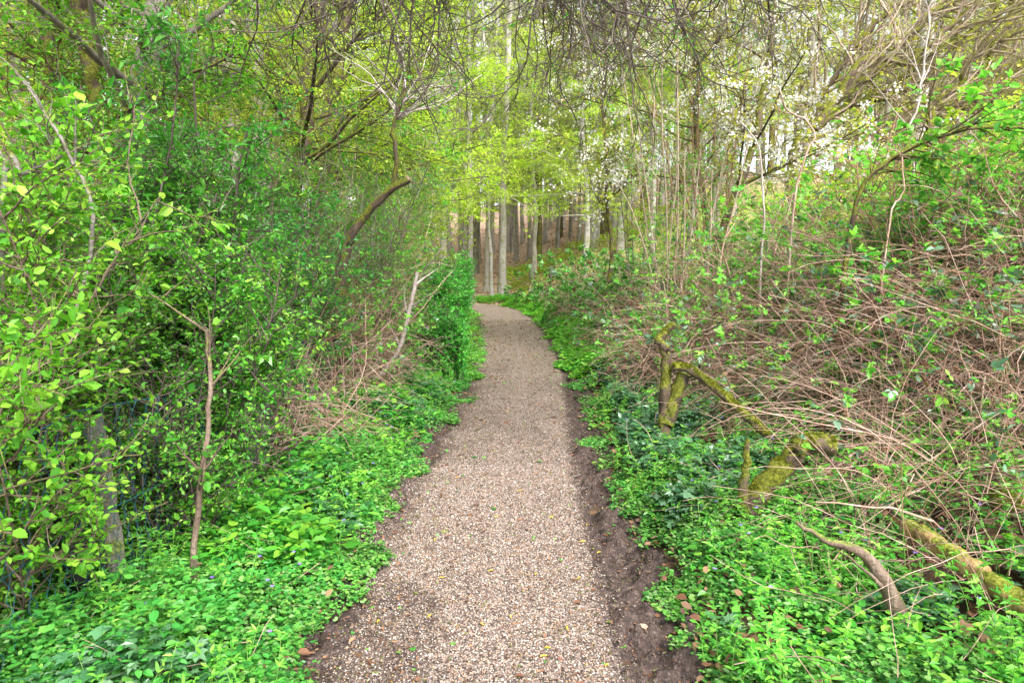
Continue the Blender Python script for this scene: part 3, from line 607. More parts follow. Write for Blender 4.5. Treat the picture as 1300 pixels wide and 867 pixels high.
bramble('bramble_bush', 'last green bramble bank before the brown leaf-covered slope', (2.6, 22), 3.4, 2.4, .42, 700, 6500, lsize=.09, old=.1, r=.006, leaf='cover', lenf=1.4)
bramble('bramble_bush', 'wide pale green thicket behind the cane heaps at the foot of the leaning tree', (5.6, 10.2), 2.2, 1.8, 1.6, 1100, 7500, lsize=.06, old=.08, r=.005, lenf=1.3, leaf='lf_yel')
bramble('bramble_bush', 'green thicket below the white cherry blossom', (3.6, 9.3), 1.0, 1.2, 1.6, 700, 4200, lsize=.05, old=.1, r=.0042, lenf=1.2)


# ---------- small trees and saplings on the left
def sapling(name, label, pts, r0, r1, bark, side=10, slen=.5, cat_='sapling', nleaf=0, leaf='lf_bright', lsize=.04, group=None, ang=.8, m=8, wob=.003, grav=0, sub=3):
    pts = np.asarray(pts, float); base = pts[0].copy(); t = thing(name, label, cat_, base, group)
    q, tm = trunk_poly(pts, r0, r1, None, off=base, k=20, m=m, wob=wob, flare=1.2)
    if not side: build('stem', [tm], M[bark], t, True)
    if side:
        S = kids(q[None], side, slen, .3, 1, ang, 6, .12, grav, .03, .2, .3); S2 = kids(S, side * sub, slen * .45, .2, 1, .7, 4, .15, grav)
        build('stem', [tm, tubes(S, r1 * .8 + .0008, .0012, 4), tubes(S2, .0016, .0008, 3)], M[bark], t, True)
        if nleaf: build('foliage', [leafy(S2, nleaf, lsize, 'oval', 0, 1, 1.3)], M[leaf], t)
    return t
g = G(243, 772)
sapling('sapling', 'thin upright brown sapling stem rising from the green verge beside the wire fence', [g, P(250, 650, g[1]), P(262, 560, g[1]), P(267, 480, g[1] + .05), P(262, 420, g[1] + .1)], .015, .008, 'bk_brown', 8, .4, nleaf=160, leaf='lf_haw', lsize=.03)
g = ground_pt(-1.75, 7.6)
sapling('sapling', 'pale grey leaning stem with a snapped top in the dead canes by the hedge', [g, P(500, 455, 7.6), P(519, 395, 7.6), P(530, 345, 7.65)], .030, .020, 'bk_pale', 4, .5)
for pts, r, lab in [([(-20, 620), (5, 240), (30, 222), (78, 198)], .012, 'grey-brown shrub branch arching in from the side above the hazel bush'),
                    ([(75, 860), (95, 640), (60, 560), (118, 300), (90, 200), (20, 90)], .010, 'thin pale stem that bends over towards the sky at the fence post'),
                    ]:
    Y = 2.9; pp = [P(a, b, Y) for a, b in pts]; pp[0] = ground_pt(pp[0][0], Y)
    sapling('sapling', lab, pp, r * 1.4, r * .6, 'bk_grey', 7, .4, nleaf=160)

# trunks on the left
tree('tree', 'leaning grey trunk on the left with patches of moss, behind the deep green privet',
     [(*P(150, 420, 6.2)[:2], 0), P(148, 320, 6.2), P(168, 180, 6.2), P(195, 40, 6.2), P(212, -120, 6.2), P(222, -420, 6.3)], .115, .09, 'bk_grey', 'lf_bright', 17000, .036, 22, 2.2, 320, .8, 2000, .3, t0=.28, flat=.5)
tree('tree', 'short dark mossy trunk close beside the leaning grey one',
     [(*P(182, 420, 5.9)[:2], 0), P(182, 320, 5.9), P(176, 270, 5.9), P(150, 235, 5.9), P(120, 120, 5.9), P(95, -40, 6.0), P(60, -250, 6)], .085, .06, 'bk_dark', 'lf_bright', 8000, .036, 14, 1.8, 240, .7, 1300, .3, t0=.35, flat=.5)
tree('tree', 'dark trunk with blotched ivy leaves left of the hanging bare twigs',
     [(*P(362, 420, 8.6)[:2], 0), P(366, 300, 8.6), P(382, 200, 8.6), P(392, 120, 8.6), P(405, 0, 8.6), P(420, -300, 8.7)], .10, .07, 'bk_dark', 'lf_yel', 13000, .036, 26, 2.6, 340, .9, 2200, .3, t0=.30, flat=.55, up=.03)
tree('tree', 'dark forked trunk at the upper left edge behind the hazel bush',
     [(*P(70, 400, 7.5)[:2], 0), P(66, 200, 7.5), P(62, 60, 7.5), P(50, -60, 7.5), P(40, -350, 7.5)], .12, .10, 'bk_dark', 'lf_haw', 12000, .038, 22, 2.4, 300, .8, 1900, .3, t0=.35)
tree('tree', 'tall tree of fresh yellow-green leaves above the snapped mossy limb',
     [(-3.3, 11.5, 0), (-3.2, 11.5, 2.5), (-2.8, 11.6, 5), (-2.4, 11.7, 8)], .13, .09, 'bk_dark', 'lf_yel', 22000, .042, 34, 3.0, 420, 1.0, 2800, .35, t0=.25, flat=.5)
tree('tree', 'young tree with pale fresh leaves arching towards the path before the far bend',
     [(-3.4, 15.5, 0), (-3.2, 15.5, 2.5), (-2.6, 15.6, 5), (-2.0, 15.7, 8.5)], .12, .07, 'bk_grey', 'lf_yel', 20000, .055, 34, 3.2, 420, 1.1, 2600, .4, t0=.22, flat=.7)
# snapped mossy limb
b = ground_pt(P(425, 470, 7.2)[0], 7.2)
t = thing('broken_tree', 'dark scaly snapped limb with one thin upright shoot in the left thicket', 'broken tree', b)
q, tm = trunk_poly([b, P(434, 350, 7.2), P(447, 300, 7.2), P(480, 255, 7.15), P(520, 227, 7.1)], .055, .036, None, off=b, k=24, m=14, rough=.07, wob=.012)
build('trunk', [tm], M['bk_moss'] if False else M['bk_dark'], t, True); sawn('broken_end', q, .037, M['cutwood'], t)
q, tm = trunk_poly([P(500, 240, 7.13), P(503, 205, 7.1), P(499, 165, 7.1), P(506, 140, 7.08), P(514, 112, 7.05)], .026, .017, None, off=b, k=16, m=10, wob=.006)
S = kids(q[None], 16, 1.3, .55, 1, .9, 8, .13, .03, .03, 0, .2); S2 = kids(S, 120, .45, .2, 1, .8, 5, .15, .03)
build('shoot', [tm], M['bk_dark'], t, True); build('twigs', [tubes(S, .010, .003, 5), tubes(S2, .0032, .0015, 3)], M['bk_pale'], t, True)

# ---------- wire fence
def fence():
    t = thing('wire_fence', 'low sagging wire mesh fence with blue-green coating and split wooden posts', 'fence', ground_pt(-1.72, 2.9))
    off = np.array(t.location)
    fx = lambda y: -1.72 - .03 * (y - 2.9) - .05 * np.sin(y * 1.3)
    s = .095; ys = np.arange(2.0, 8.2, s * .5); nz = 11; ch = []
    hh = .90; zz = np.arange(nz) * hh / (nz - 1)
    W = []
    for k, y in enumerate(ys[:-1]):
        zig = (np.arange(nz) + k) % 2 * s * .5
        Y = y + zig; X = fx(Y) + .012 * np.sin(9 * Y + zz * 6) + .05 * (fbm(Y, zz, 2.2, 77) - .5)
        sag = 1 - .10 * np.abs(np.sin(Y * 1.2))
        W.append(np.stack([X, Y, hgt(X, Y) + .03 + zz * sag], -1))
    W = np.array(W[::2]); W2 = []
    for k, y in enumerate(ys[:-1:2]):
        zig = (np.arange(nz) + 1) % 2 * s * .5
    ch.append(tubes(W - off, .0015, .0015, 3))
    W2 = W.copy(); W2[:, :, 1] = W[:, :, 1] + np.where(np.arange(nz) % 2 == 0, 0, 0)
    # mirrored zigzag closes each mesh
    W3 = []
    for y in ys[:-1:2]:
        zig = ((np.arange(nz) + 1) % 2) * s * .5
        Y = y + s * .5 + (-s * .5 + zig) ; X = fx(Y) + .012 * np.sin(9 * Y + zz * 6) + .05 * (fbm(Y, zz, 2.2, 77) - .5)
        W3.append(np.stack([X, Y, hgt(X, Y) + .03 + zz * (1 - .10 * np.abs(np.sin(Y * 1.2)))], -1))
    ch.append(tubes(np.array(W3) - off, .0015, .0015, 3))
    for h in (0.02, .45, .90):
        Y = np.arange(2.0, 8.2, .1); X = fx(Y); ch.append(tubes(np.stack([X, Y, hgt(X, Y) + .03 + h * (1 - .10 * np.abs(np.sin(Y * 1.2)))], -1)[None] - off, .0025, .0025, 4))
    build('wire_mesh', ch, M['wire'], t, True)
    for y, H in ((2.84, .86), (4.6, 1.0), (6.4, 1.0), (8.1, 1.0)):
        b = ground_pt(fx(y) - .045, y)
        q = resample([b - [0, 0, .1], b + [.0, 0, .4], b + [-.05, .01, H]], 12, .004) - off
        build('post', [tubes(q[None], 0, rad=np.full((1, 12), .042), m=7, rough=.06)], M['post'], t, False); 
        c = t.children
    return t
fence()
b = ground_pt(-1.80, 2.72)
t = tag(build('dark_board', [tubes((resample([(0, 0, -.05), (-.03, 0, .35), (-.12, .02, .85)], 8) )[None], 0, rad=np.full((1, 8), .05), m=4)], M['tar'], loc=tuple(b)), 'black weathered board leaning against the fence post under the hornbeam leaves', 'board')

# ---------- right-hand side: stumps, logs, broken branches
M['moss'] = leafmat('moss_tuft', [(.07,.085,.012),(.16,.18,.015),(.28,.29,.025),(.13,.20,.02)], .25, .8, .1, 9)
def tufts(q, r0, r1, n, cover_=.62):
    t = U(0, 1, n); p, T_ = at(q[None], np.zeros(n, int), t); r = rng.normal(0, 1, (n, 3)); r[:, 2] = np.abs(r[:, 2]) + .3
    r = nrm(r - (r * T_).sum(1, keepdims=True) * T_); k = fbm(p[:, 0] * 3 + p[:, 2] * 5, p[:, 1] * 3 + r[:, 0], 3.0, 12) + r[:, 2] * .18 > cover_
    p, r, T_, t = p[k], r[k], T_[k], t[k]; m = len(p)
    if m == 0: return None
    return leaves('tiny', p + r * (r0 + (r1 - r0) * t)[:, None] * .96, r + rng.normal(0, .5, (m, 3)), rng.normal(0, 1, (m, 3)), U(.006, .016, m))
def mossy(name, label, cat_, segs, bark='bk_moss', base=None, ends=(), parts=None):
    base = np.array(base if base is not None else segs[0][0][0]); t = thing(name, label, cat_, base); moss = []
    for k, (pts, r0, r1) in enumerate(segs):
        ln = sum(np.linalg.norm(np.diff(np.asarray(pts, float), axis=0), axis=1)); q, tm = trunk_poly(pts, r0, r1, None, off=base, k=int(np.clip(ln / .032, 7, 34)), m=20, rough=.05 if bark == 'bk_brown' else .075, wob=.006 if bark != 'bk_brown' else .003, flare=1.25 if k == 0 else 1.05)
        build(parts[k] if parts else ('trunk' if k == 0 else 'branch'), [tm], M[bark], t, True)
        if bark in ('bk_moss', 'bk_dark'): moss.append(tufts(q, r0, r1, 5200 if bark == 'bk_moss' else 2600, .55 if bark == 'bk_moss' else .66))
        sawn('cut_end' if k in ends else 'broken_tip', q, r1 * (1.0), M['cutwood'] if k in ends else M['bk_dark'], t)
    if any(m is not None for m in moss): build('moss', moss, M['moss'], t)
    return t
g = G(846, 572); Y = g[1]
mossy('forked_stump', 'forked dead stump with two dark prongs standing in dark ivy', 'stump',
      [([g - [0, 0, .1], P(842, 520, Y), P(846, 455, Y), P(838, 430, Y), P(856, 412, Y)], .050, .026), ([P(845, 540, Y), P(856, 510, Y), P(868, 475, Y - .02)], .06, .05)], bark='bk_dark')
qb = resample([P(853, 465, Y - .06), P(880, 472, Y - .1), P(925, 508, Y - .25), P(975, 552, Y - .45), P(985, 562, Y - .5)], 26, .005)
tb = thing('mossy_branch', 'yellow moss-coated branch sloping down from the forked stump towards the sawn stump', 'branch', qb[0]); qb = qb - qb[0]
build('wood', [tubes(qb[None], 0, rad=np.linspace(.030, .034, 26)[None], m=14, rough=.09)], M['bk_moss'], tb, True); build('moss', [tufts(qb, .03, .034, 6000, .5)], M['moss'], tb)
g = G(944, 672); Y = g[1]
t = mossy('sawn_stump', 'thick bent stump covered in yellow-green moss with a sawn end facing right', 'stump',
      [([g - [0, 0, .1], P(955, 640, Y), P(985, 603, Y), P(1010, 575, Y), P(1028, 562, Y - .03), P(1058, 567, Y - .06)], .064, .052)], ends=(0,))
off = np.array(t.location)
q, tm = trunk_poly([g + [.0, -.02, .0], P(944, 620, Y - .05), P(948, 580, Y - .05), P(950, 557, Y - .05)], .034, .012, None, off=off, k=14, m=10, wob=.005, rough=.1)
build('dead_spike', [tm], M['bk_dark'], t, True)
a = P(985, 562, 4.55); 
tag(build('mossy_pole', [tubes(resample([P(975, 560, 5.05), P(1060, 563, 4.95), P(1150, 580, 4.85), P(1245, 597, 4.8)], 24, .006)[None], 0, rad=np.linspace(.030, .018, 24)[None], m=12, rough=.07)], M['bk_yel'], smooth=True),
    'thin yellow-barked pole lying level behind the sawn stump', 'branch')
g = G(1150, 812); Y = g[1]
t = mossy('broken_branch', 'bare brown pointed branch leaning up left out of the ground cover, moss at its foot', 'branch',
      [([g - [0, 0, .06], P(1138, 770, Y), P(1115, 725, Y), P(1090, 700, Y), P(1050, 685, Y + .02), P(1012, 664, Y + .05)], .040, .006), ([P(1120, 745, Y - .02), P(1098, 722, Y - .04), P(1066, 700, Y - .06)], .008, .003)], bark='bk_brown', parts=('trunk', 'side_shoot'))
g1 = G(1150, 708) + [0, 0, .145]; p2 = G(1300, 806) + [0, 0, .115]
mossy('fallen_log', 'yellow lichen-covered log lying on dead leaves at the right', 'log', [([p2 + (p2 - g1) * .35, p2 * .8 + g1 * .2, g1 * .6 + p2 * .4 + [0, 0, .01], g1], .046, .043)], bark='bk_yel', ends=(0,))
# mossy boulders of rotten wood
def lump(name, label, c, r, mat, sq=.6):
    n = 24; th = np.linspace(0, math.pi, 13)[:, None]; ph = np.linspace(0, 2 * math.pi, n, endpoint=False)[None]
    d = np.stack([np.sin(th) * np.cos(ph), np.sin(th) * np.sin(ph), np.cos(th) + 0 * ph], -1)
    rr = r * (1 + .5 * (fbm(d[:, :, 0] * 1.5 + c[0] * 3, d[:, :, 1] * 1.5 + d[:, :, 2] * 2, 1.2, 3) - .45)); V = d * rr[..., None]; V[..., 2] *= sq
    i = np.arange(13 * n).reshape(13, n); Fq = np.stack([i[:-1], i[1:], np.roll(i[1:], -1, 1), np.roll(i[:-1], -1, 1)], -1).reshape(-1, 4)
    return tag(build(name, [(V.reshape(-1, 3), Fq)], mat, smooth=True, loc=tuple(c)), label, 'stump')
c = G(1285, 665); lump('rotten_stump', 'rounded rotten stump thick with green moss at the right edge beside the yellow log', c + [.1, .1, .05], .13, M['bk_moss'], .9)
c = G(1165, 835); lump('mossy_stone', 'small yellow-green mossy hump at the foot of the bare brown branch', c + [0, 0, .0], .055, M['bk_moss'], .8)
sapling('shrub_stem', 'bare brown stem leaning right beside the rounded mossy rotten stump', [G(1238, 690), P(1262, 625, 3.9), P(1290, 580, 3.9), P(1330, 520, 3.9)], .016, .009, 'bk_brown', 4, .3)
sapling('green_shoot', 'single upright green shoot standing behind the bare brown branch', [G(1192, 700), P(1190, 640, 3.9), P(1183, 580, 3.9), P(1180, 530, 3.9)], .007, .004, 'bk_green', 4, .12, nleaf=26, leaf='bram', lsize=.04)
sapling('green_shoot', 'slim green stalk rising straight up from the foot of the broken branch', [G(1150, 850), P(1150, 760, 2.85), P(1146, 640, 2.9), P(1142, 600, 2.9)], .0035, .002, 'bk_green', 10, .12, nleaf=50, leaf='bram', lsize=.04)
sapling('dead_stalk', 'short broken dry stalk sticking up from the leaves in the lower right corner', [G(1146, 880), P(1141, 835, 2.72), P(1137, 815, 2.72)], .006, .005, 'bk_hazel', 0)

# standing pale stems, right
sapling('dead_sapling', 'thin whitish bare stem standing tall and forked above the right thicket', [ground_pt(P(1150, 380, 6.5)[0], 6.5), P(1155, 220, 6.5), P(1165, 130, 6.5), P(1178, 70, 6.5), P(1182, -20, 6.5), P(1178, -120, 6.5)], .012, .006, 'bk_pale', 12, 1.1, ang=.6, wob=.02)
sapling('dead_sapling', 'white curved dead stem hooking over beside the cherry blossom', [ground_pt(P(966, 380, 7.4)[0], 7.4), P(968, 290, 7.4), P(968, 230, 7.4), P(960, 180, 7.4), P(940, 155, 7.4)], .012, .007, 'bk_pale', 2, .3, wob=.008)
sapling('dead_sapling', 'pair of peeling pinkish stems sticking up left of the blossom', [ground_pt(P(1000, 380, 7)[0], 7), P(1012, 240, 7), P(1035, 170, 7), P(1000, 140, 7), P(985, 108, 7)], .011, .007, 'bk_straw', 3, .6, wob=.01)
sapling('dead_sapling', 'crooked pale dead stem arching out of the right-hand cane heap', [ground_pt(P(1120, 400, 5.2)[0], 5.2), P(1128, 290, 5.2), P(1148, 245, 5.2), P(1143, 200, 5.2), P(1136, 190, 5.2)], .007, .005, 'bk_straw', 2, .2, wob=.006)
t = sapling('arching_branch', 'long dark branch arching low over the right thicket with fresh leaves', [ground_pt(P(1060, 380, 5.5)[0], 5.5), P(1085, 265, 5.5), P(1130, 205, 5.45), P(1190, 175, 5.4), P(1250, 162, 5.35), P(1330, 165, 5.3)], .020, .010, 'bk_dark', 26, .7, nleaf=900, leaf='bram', lsize=.055)
# shrub with bright leaves top of the right bank
shrub('elder_shrub', 'bright yellow-green leafy bush crowning the right bank over the arching branch', 'shrub', (3.9, 6.2), 1.95, 1.3, M['bram'], M['bk_cane'], 4200, .048, stems=22, twigs=380, sub=1300, tlen=.7, slen=.3, flat=.7, upn=1.6, low=.35, tri=False)
shrub('elder_shrub', 'loose fresh-leaved bush at the right edge with blue-green old leaves below', 'shrub', (4.9, 5.6), 1.9, 1.0, M['bram'], M['bk_cane'], 3000, .05, stems=16, twigs=300, sub=1000, tlen=.7, slen=.3, flat=.7, upn=1.6, low=.3)
shrub('hazel_bush', 'thin pale green bush between the coppice stems and the cane heaps', 'shrub', (2.75, 8.2), 1.7, .9, M['bram'], M['bk_straw'], 2600, .04, stems=26, twigs=340, sub=1000, tlen=.6, slen=.3, flat=.4, upn=1.3)
# coppice of light brown stems
def coppice(label, x, y, n, H, spread, bark, leaf, nleaf, lsize, r=.017, group=None):
    b = ground_pt(x, y); t = thing('coppice', label, 'coppice', b, group)
    a = U(0, 6.28, n); q = np.sqrt(U(0, 1, n)) * spread; P0 = np.stack([np.cos(a) * q, np.sin(a) * q, -.05 + 0 * a], -1)
    S = strands(P0, np.stack([np.cos(a) * .10, np.sin(a) * .10, 1 + 0 * a], -1) + rng.normal(0, .05, (n, 3)), H * U(.5, 1.1, n), 12, .035)
    for s in S: build('stem', [tubes(s[None], r * U(.5, 1.1), r * .4, 7)], M[bark], t, True)
    T1 = kids(S, n * 14, .8, .2, 1, .8, 6, .15, 0, .03, 0, .4); T2 = kids(T1, n * 60, .3, .1, 1, .8, 4, .15)
    T1 = keep_strands(T1, b); T2 = keep_strands(T2, b)
    build('twigs', [tubes(T1, .004, .002, 3), tubes(T2, .002, .001, 3)], M[bark], t, True)
    build('foliage', [leafy(T2, nleaf, lsize, 'oval', .1, 1, 1.3)], M[leaf], t)
coppice('clump of slim light brown coppice stems standing right of the path before the far wood', 2.35, 9.6, 13, 5.0, .38, 'bk_hazel', 'lf_haw', 2600, .035)
coppice('second clump of slim brown stems with green shoots, closer to the cherry blossom', 3.3, 10.8, 10, 5.0, .45, 'bk_cane', 'lf_haw', 2600, .038)
coppice('loose clump of grey shoots behind the light brown coppice', 2.9, 14.0, 9, 5.5, .6, 'bk_grey', 'lf_yel', 3000, .045)

# cherry trees in blossom
for (x, y, bl, nl, lab, lean) in [(3.1, 10.5, 7500, 4500, 'white-flowering cherry tree leaning right over the thicket', 1.2), (3.6, 12.6, 8500, 4500, 'white-flowering cherry tree, farther one of the pair above the right thicket', -.6), (1.75, 12.0, 3800, 1500, 'slender cherry with a few white blossoms beside the tall pale trunk', -.3)]:
    h = float(hgt(x, y))
    tree('cherry_tree', lab, [(x, y, h), (x + .1 * lean, y, h + 1.6), (x + .5 * lean, y, h + 3.2), (x + .7 * lean, y, h + 7)], .075 if bl > 5000 else .04, .04 if bl > 5000 else .02, 'bk_dark', 'lf_oak', nl, .05, 20, 2.6 if bl > 5000 else 1.2, 260, .9, 1500, .35, t0=.40 if bl > 5000 else .5, blossom=bl, flat=.3)

# leaning oak with long boughs up to the right
def leaning():
    b = ground_pt(6.0, 12.6); t = thing('leaning_tree', 'old tree with mossy boughs all sweeping up to the right over the green slope', 'tree', b)
    off = b
    paths = [[(1000, 230), (1010, 190), (1035, 165), (1075, 135), (1130, 110), (1200, 60), (1290, 5), (1360, -50)],
             [(1010, 190), (1045, 120), (1100, 40), (1150, 0), (1230, -60)],
             [(1075, 135), (1150, 115), (1215, 85), (1300, 30), (1380, -30)],
             [(1035, 165), (1095, 80), (1160, 75), (1220, 20), (1290, -40)],
             [(1180, 150), (1215, 110), (1235, 70), (1290, 40), (1370, -10)],
             [(1200, 160), (1240, 138), (1300, 118), (1380, 90)],
             [(1020, 150), (1060, 125), (1110, 95), (1140, 60), (1170, 30), (1240, -20)],
             [(1120, 185), (1165, 150), (1220, 130), (1300, 80), (1370, 40)],
             [(1210, 215), (1250, 190), (1290, 165), (1330, 150), (1390, 110)]]
    b0 = P(1000, 230, 12.6); Q = []
    for k, pp in enumerate(paths):
        Y = 12.6 + (k % 3 - 1) * .7
        pts = [P(a, c, Y + .12 * j) for j, (a, c) in enumerate(pp)]
        if k == 0: pts[0] = ground_pt(pts[0][0], Y) - [0, 0, .1]
        elif k in (4, 5, 7, 8): pts.insert(0, ground_pt(pts[0][0] - .4, Y))
        q = resample(pts, 30, .03) - off; Q.append(q)
        build('trunk' if k == 0 else 'bough', [tubes(q[None], .075 if k == 0 else .065, .04, 10, rough=.06)], M['bk_moss'] if k % 2 else M['bk_dark'], t, True)
    Q = np.array(Q)
    T1 = kids(Q, 240, 1.9, .12, 1, .62, 8, .17, .0, .0, .3, .3); T2 = kids(T1, 1300, .95, .1, 1, .5, 5, .10, 0, .02); T3 = kids(T2, 1800, .35, .2, 1, .6, 3, .12)
    build('twigs', [tubes(T1, .028, .010, 4), tubes(T2, .008, .004, 3), tubes(T3, .0045, .0025, 3)], M['bk_hazel'], t, True)
    build('opening_leaves', [leafy(T3, 4200, .055, 'tiny', .5, 1, .8, 1.)], M['lf_oak'], t)
leaning()

# bare twigs hanging over the path from a tree standing just left
def overhang():
    b = ground_pt(-3.3, 3.3); t = thing('overhanging_tree', 'dark tree whose bare zigzag twigs hang down over the path from above', 'tree', b)
    q, tm = trunk_poly([b - [0, 0, .1], b + [.05, .05, 1.5], b + [.25, .1, 3.2], b + [.5, .2, 6]], .11, .07, None, off=b, k=20)
    build('trunk', [tm], M['bk_dark'], t, True)
    L = [[b + [.2, .1, 2.9], (-1.9, 3.7, 3.8), (-.6, 4.1, 3.75), (.6, 4.4, 3.7), (1.9, 4.8, 3.5)],
         [b + [.3, .1, 3.6], (-1.6, 4.6, 4.4), (0, 5.3, 4.5), (1.4, 5.8, 4.2), (2.6, 6.1, 3.9)],
         [b + [.25, .1, 3.3], (-2.0, 4.4, 4.0), (-.9, 5.2, 4.1), (.2, 6.1, 4.2), (1.0, 7.0, 4.0)]]
    Q = np.array([resample(p, 30, .02) for p in L]) - b
    for qq in Q: build('limb', [tubes(qq[None], .05, .02, 8)], M['bk_dark'], t, True)
    def drop(n, t0, t1, L_):
        i = rng.integers(0, 3, n); p, T = at(Q, i, U(t0, t1, n)); r = rng.normal(0, .55, (n, 3)); r[:, 2] = -U(.2, 1.0, n); r[:, 0] += .15
        return strands(p, r, L_ * U(.5, 1.2, n), 14, .24, .04)
    A = np.concatenate([drop(84, .40, .82, 1.5), drop(30, .32, .94, 1.6)])
    B = kids(A, 1150, .60, .1, 1, .8, 8, .24, .03, 0, 0, .3); Cc = kids(B, 4800, .22, .1, 1, .9, 4, .22, .0, 0, 0, .2)
    B = keep_strands(B, b); Cc = keep_strands(Cc, b)
    build('twigs', [tubes(A, .0085, .003, 5), tubes(B, .0040, .0018, 3), tubes(Cc, .0021, .0012, 3)], M['bk_twig'], t, True)
    build('opening_buds', [leafy(Cc, 4500, .018, 'tiny', .3, 1, .8)], M['lf_haw'], t)
    # greyer wispy twigs at the left
    i = rng.integers(0, 3, 34); p, T = at(Q, i, U(.05, .45, 34)); A2 = strands(p, np.stack([rng.normal(.3, .5, 34), rng.normal(.3, .4, 34), -U(.1, .7, 34)], -1), 1.6 * U(.5, 1.1, 34), 12, .14, .03)
    A2 = keep_strands(A2, b); B2 = keep_strands(kids(A2, 260, .6, .1, 1, .7, 7, .2, .03), b)
    build('grey_twigs', [tubes(A2, .0055, .002, 5), tubes(B2, .0025, .0012, 3)], M['bk_grey'], t, True)
overhang()
g = None

# ---------- the wood behind: central trees one by one
def T(px, Y, w, lean, bark, label, leaf='lf_far', nl=1500, limbs=14, ls=.10, H=16, name='tree', t0=.2, llen=2.6):
    x = P(px, 330, Y)[0]; r = w / F * Y / 2; h = float(hgt(x, Y))
    return tree(name, label, [(x, Y, h), (x + lean * .3, Y, h + H * .33), (x + lean * .7 + .1, Y + .1, h + H * .66), (x + lean, Y, h + H)], r * 1.05, r * .6, bark, leaf, nl, ls, limbs, llen, 160, 1.2, 700, .5, t0=t0, flat=.8, kp=False, k=18, m=10, r_tw=.012, up=0.01)
T(637, 27, 8.5, .3, 'bk_beech', 'stout grey trunk standing right at the bend of the path')
T(598, 25, 6.8, -.2, 'bk_grey', 'dark slender trunk just past the end of the green hedge row')
T(617, 29, 5.6, .5, 'bk_beech', 'thin crooked grey trunk between the hedge end and the stout trunk')
T(625, 27, 4.3, -.6, 'bk_beech', 'very thin grey trunk leaning left in front of the stout trunk')
T(683, 31, 8.1, .2, 'bk_dark', 'straight brown trunk with green moss round its foot on the leaf slope')
T(708, 36, 4.3, .2, 'bk_beech', 'thin bare trunk alone on the brown slope right of the mossy-footed one')
T(724, 38, 3.7, -.2, 'bk_grey', 'thin dark pole trunk, second right of the mossy-footed one')
T(735, 34, 3.7, .1, 'bk_beech', 'thin grey pole trunk left of the double trunk on the slope')
T(750, 31, 8.1, .4, 'bk_beech', 'grey double trunk with mossy stones at its base', limbs=18)
T(757, 32, 5.0, 1.2, 'bk_beech', 'narrow trunk leaning right out of the foot of the double trunk')
T(766, 33, 10.5, .9, 'bk_dark', 'thick brown trunk leaning slightly right among the pale ones')
T(787, 29, 7.4, .0, 'bk_beech', 'tall smooth pale grey trunk right of centre', ls=.09)
T(828, 26, 6.8, -.1, 'bk_beech', 'tall grey trunk seen through the light brown coppice')
T(852, 31, 5.6, .3, 'bk_grey', 'grey trunk partly hidden by the light brown coppice')
T(905, 24, 8.1, .2, 'bk_grey', 'straight grey trunk left of the white blossom')
T(930, 28, 5.6, -.2, 'bk_beech', 'thin pale trunk directly behind the white blossom')
T(1150, 25, 17.6, .6, 'bk_beech', 'broad pale grey trunk high on the slope behind the leaning mossy boughs')
T(305, 18, 10.4, .1, 'bk_beech', 'pale trunk on the leaf litter beyond the left-hand shrubs')
T(345, 21, 8.8, .4, 'bk_grey', 'slim grey trunk beyond the deep green privet')
T(425, 20, 10.4, .2, 'bk_grey', 'grey trunk behind the bramble thicket on the left')
T(30, 17, 14.4, .5, 'bk_grey', 'sturdy grey trunk beyond the hazel bush')
T(110, 22, 10.4, -.3, 'bk_beech', 'pale trunk glimpsed left of the leaning grey trunk')
sl0 = T(655, 38, 4.5, .2, 'bk_beech', 'one of many slender bare trunks crowding the brown slope past the bend', nl=300, limbs=8, t0=.45); sl0['group'] = 'slender trunks on the brown slope'
for px, Y in ((645, 42), (663, 45), (672, 36), (692, 40), (698, 47), (715, 43), (729, 46), (742, 41), (758, 44), (772, 38), (780, 46), (797, 35), (806, 42), (816, 38), (838, 36), (845, 44), (862, 33), (871, 40), (885, 36), (608, 37), (585, 33), (626, 41)):
    c = dup(sl0); x = P(px, 330, Y)[0]; c.location = (x, Y, float(hgt(x, Y))); c.rotation_euler = (0, 0, px * 1.7); k = .8 + .5 * ((px * 7) % 10) / 10; c.scale = (k, k, 1)
# beech spreading its layered sprays over the bend
def beech(x, y, label, n, ls, H=9, llen=4.4, t0=.30, low=2.4):
    h = float(hgt(x, y)); b = ground_pt(x, y)
    t = tree('beech_tree', label, [(x, y, h), (x + .1, y, h + 3), (x - .1, y, h + 6), (x, y, h + H)], .12, .07, 'bk_beech', 'lf_yel', n, ls, 46, llen, 620, 1.3, 3400, .45, t0=t0, flat=.94, grav=.012, up=0, upn=3.2, ang=1.35, kp=True, r_tw=.007)
beech(-.9 - 1.6, 24.0, 'beech tree with flat layered sprays of bright new leaves over the far bend', 52000, .058, llen=7.5)
beech(2.6, 25.0, 'beech tree with layered yellow-green sprays right of the far bend', 24000, .062)
beech(.9, 30.0, 'young beech on the slope with tiers of fresh leaves behind the bend', 15000, .075)
beech(-6.0, 22.0, 'spreading beech of fresh leaves beyond the left thicket', 14000, .08)
beech(7.0, 27.0, 'beech with yellow-green tiers up the right-hand slope', 13000, .08)

beech(-1.2, 33.0, 'beech with a wide pale screen of leaves farther up the brown slope', 20000, .085, llen=6.5, t0=.33)
beech(5.0, 34.0, 'beech with a pale leaf screen behind the light brown coppice', 18000, .085, llen=6.0, t0=.33)
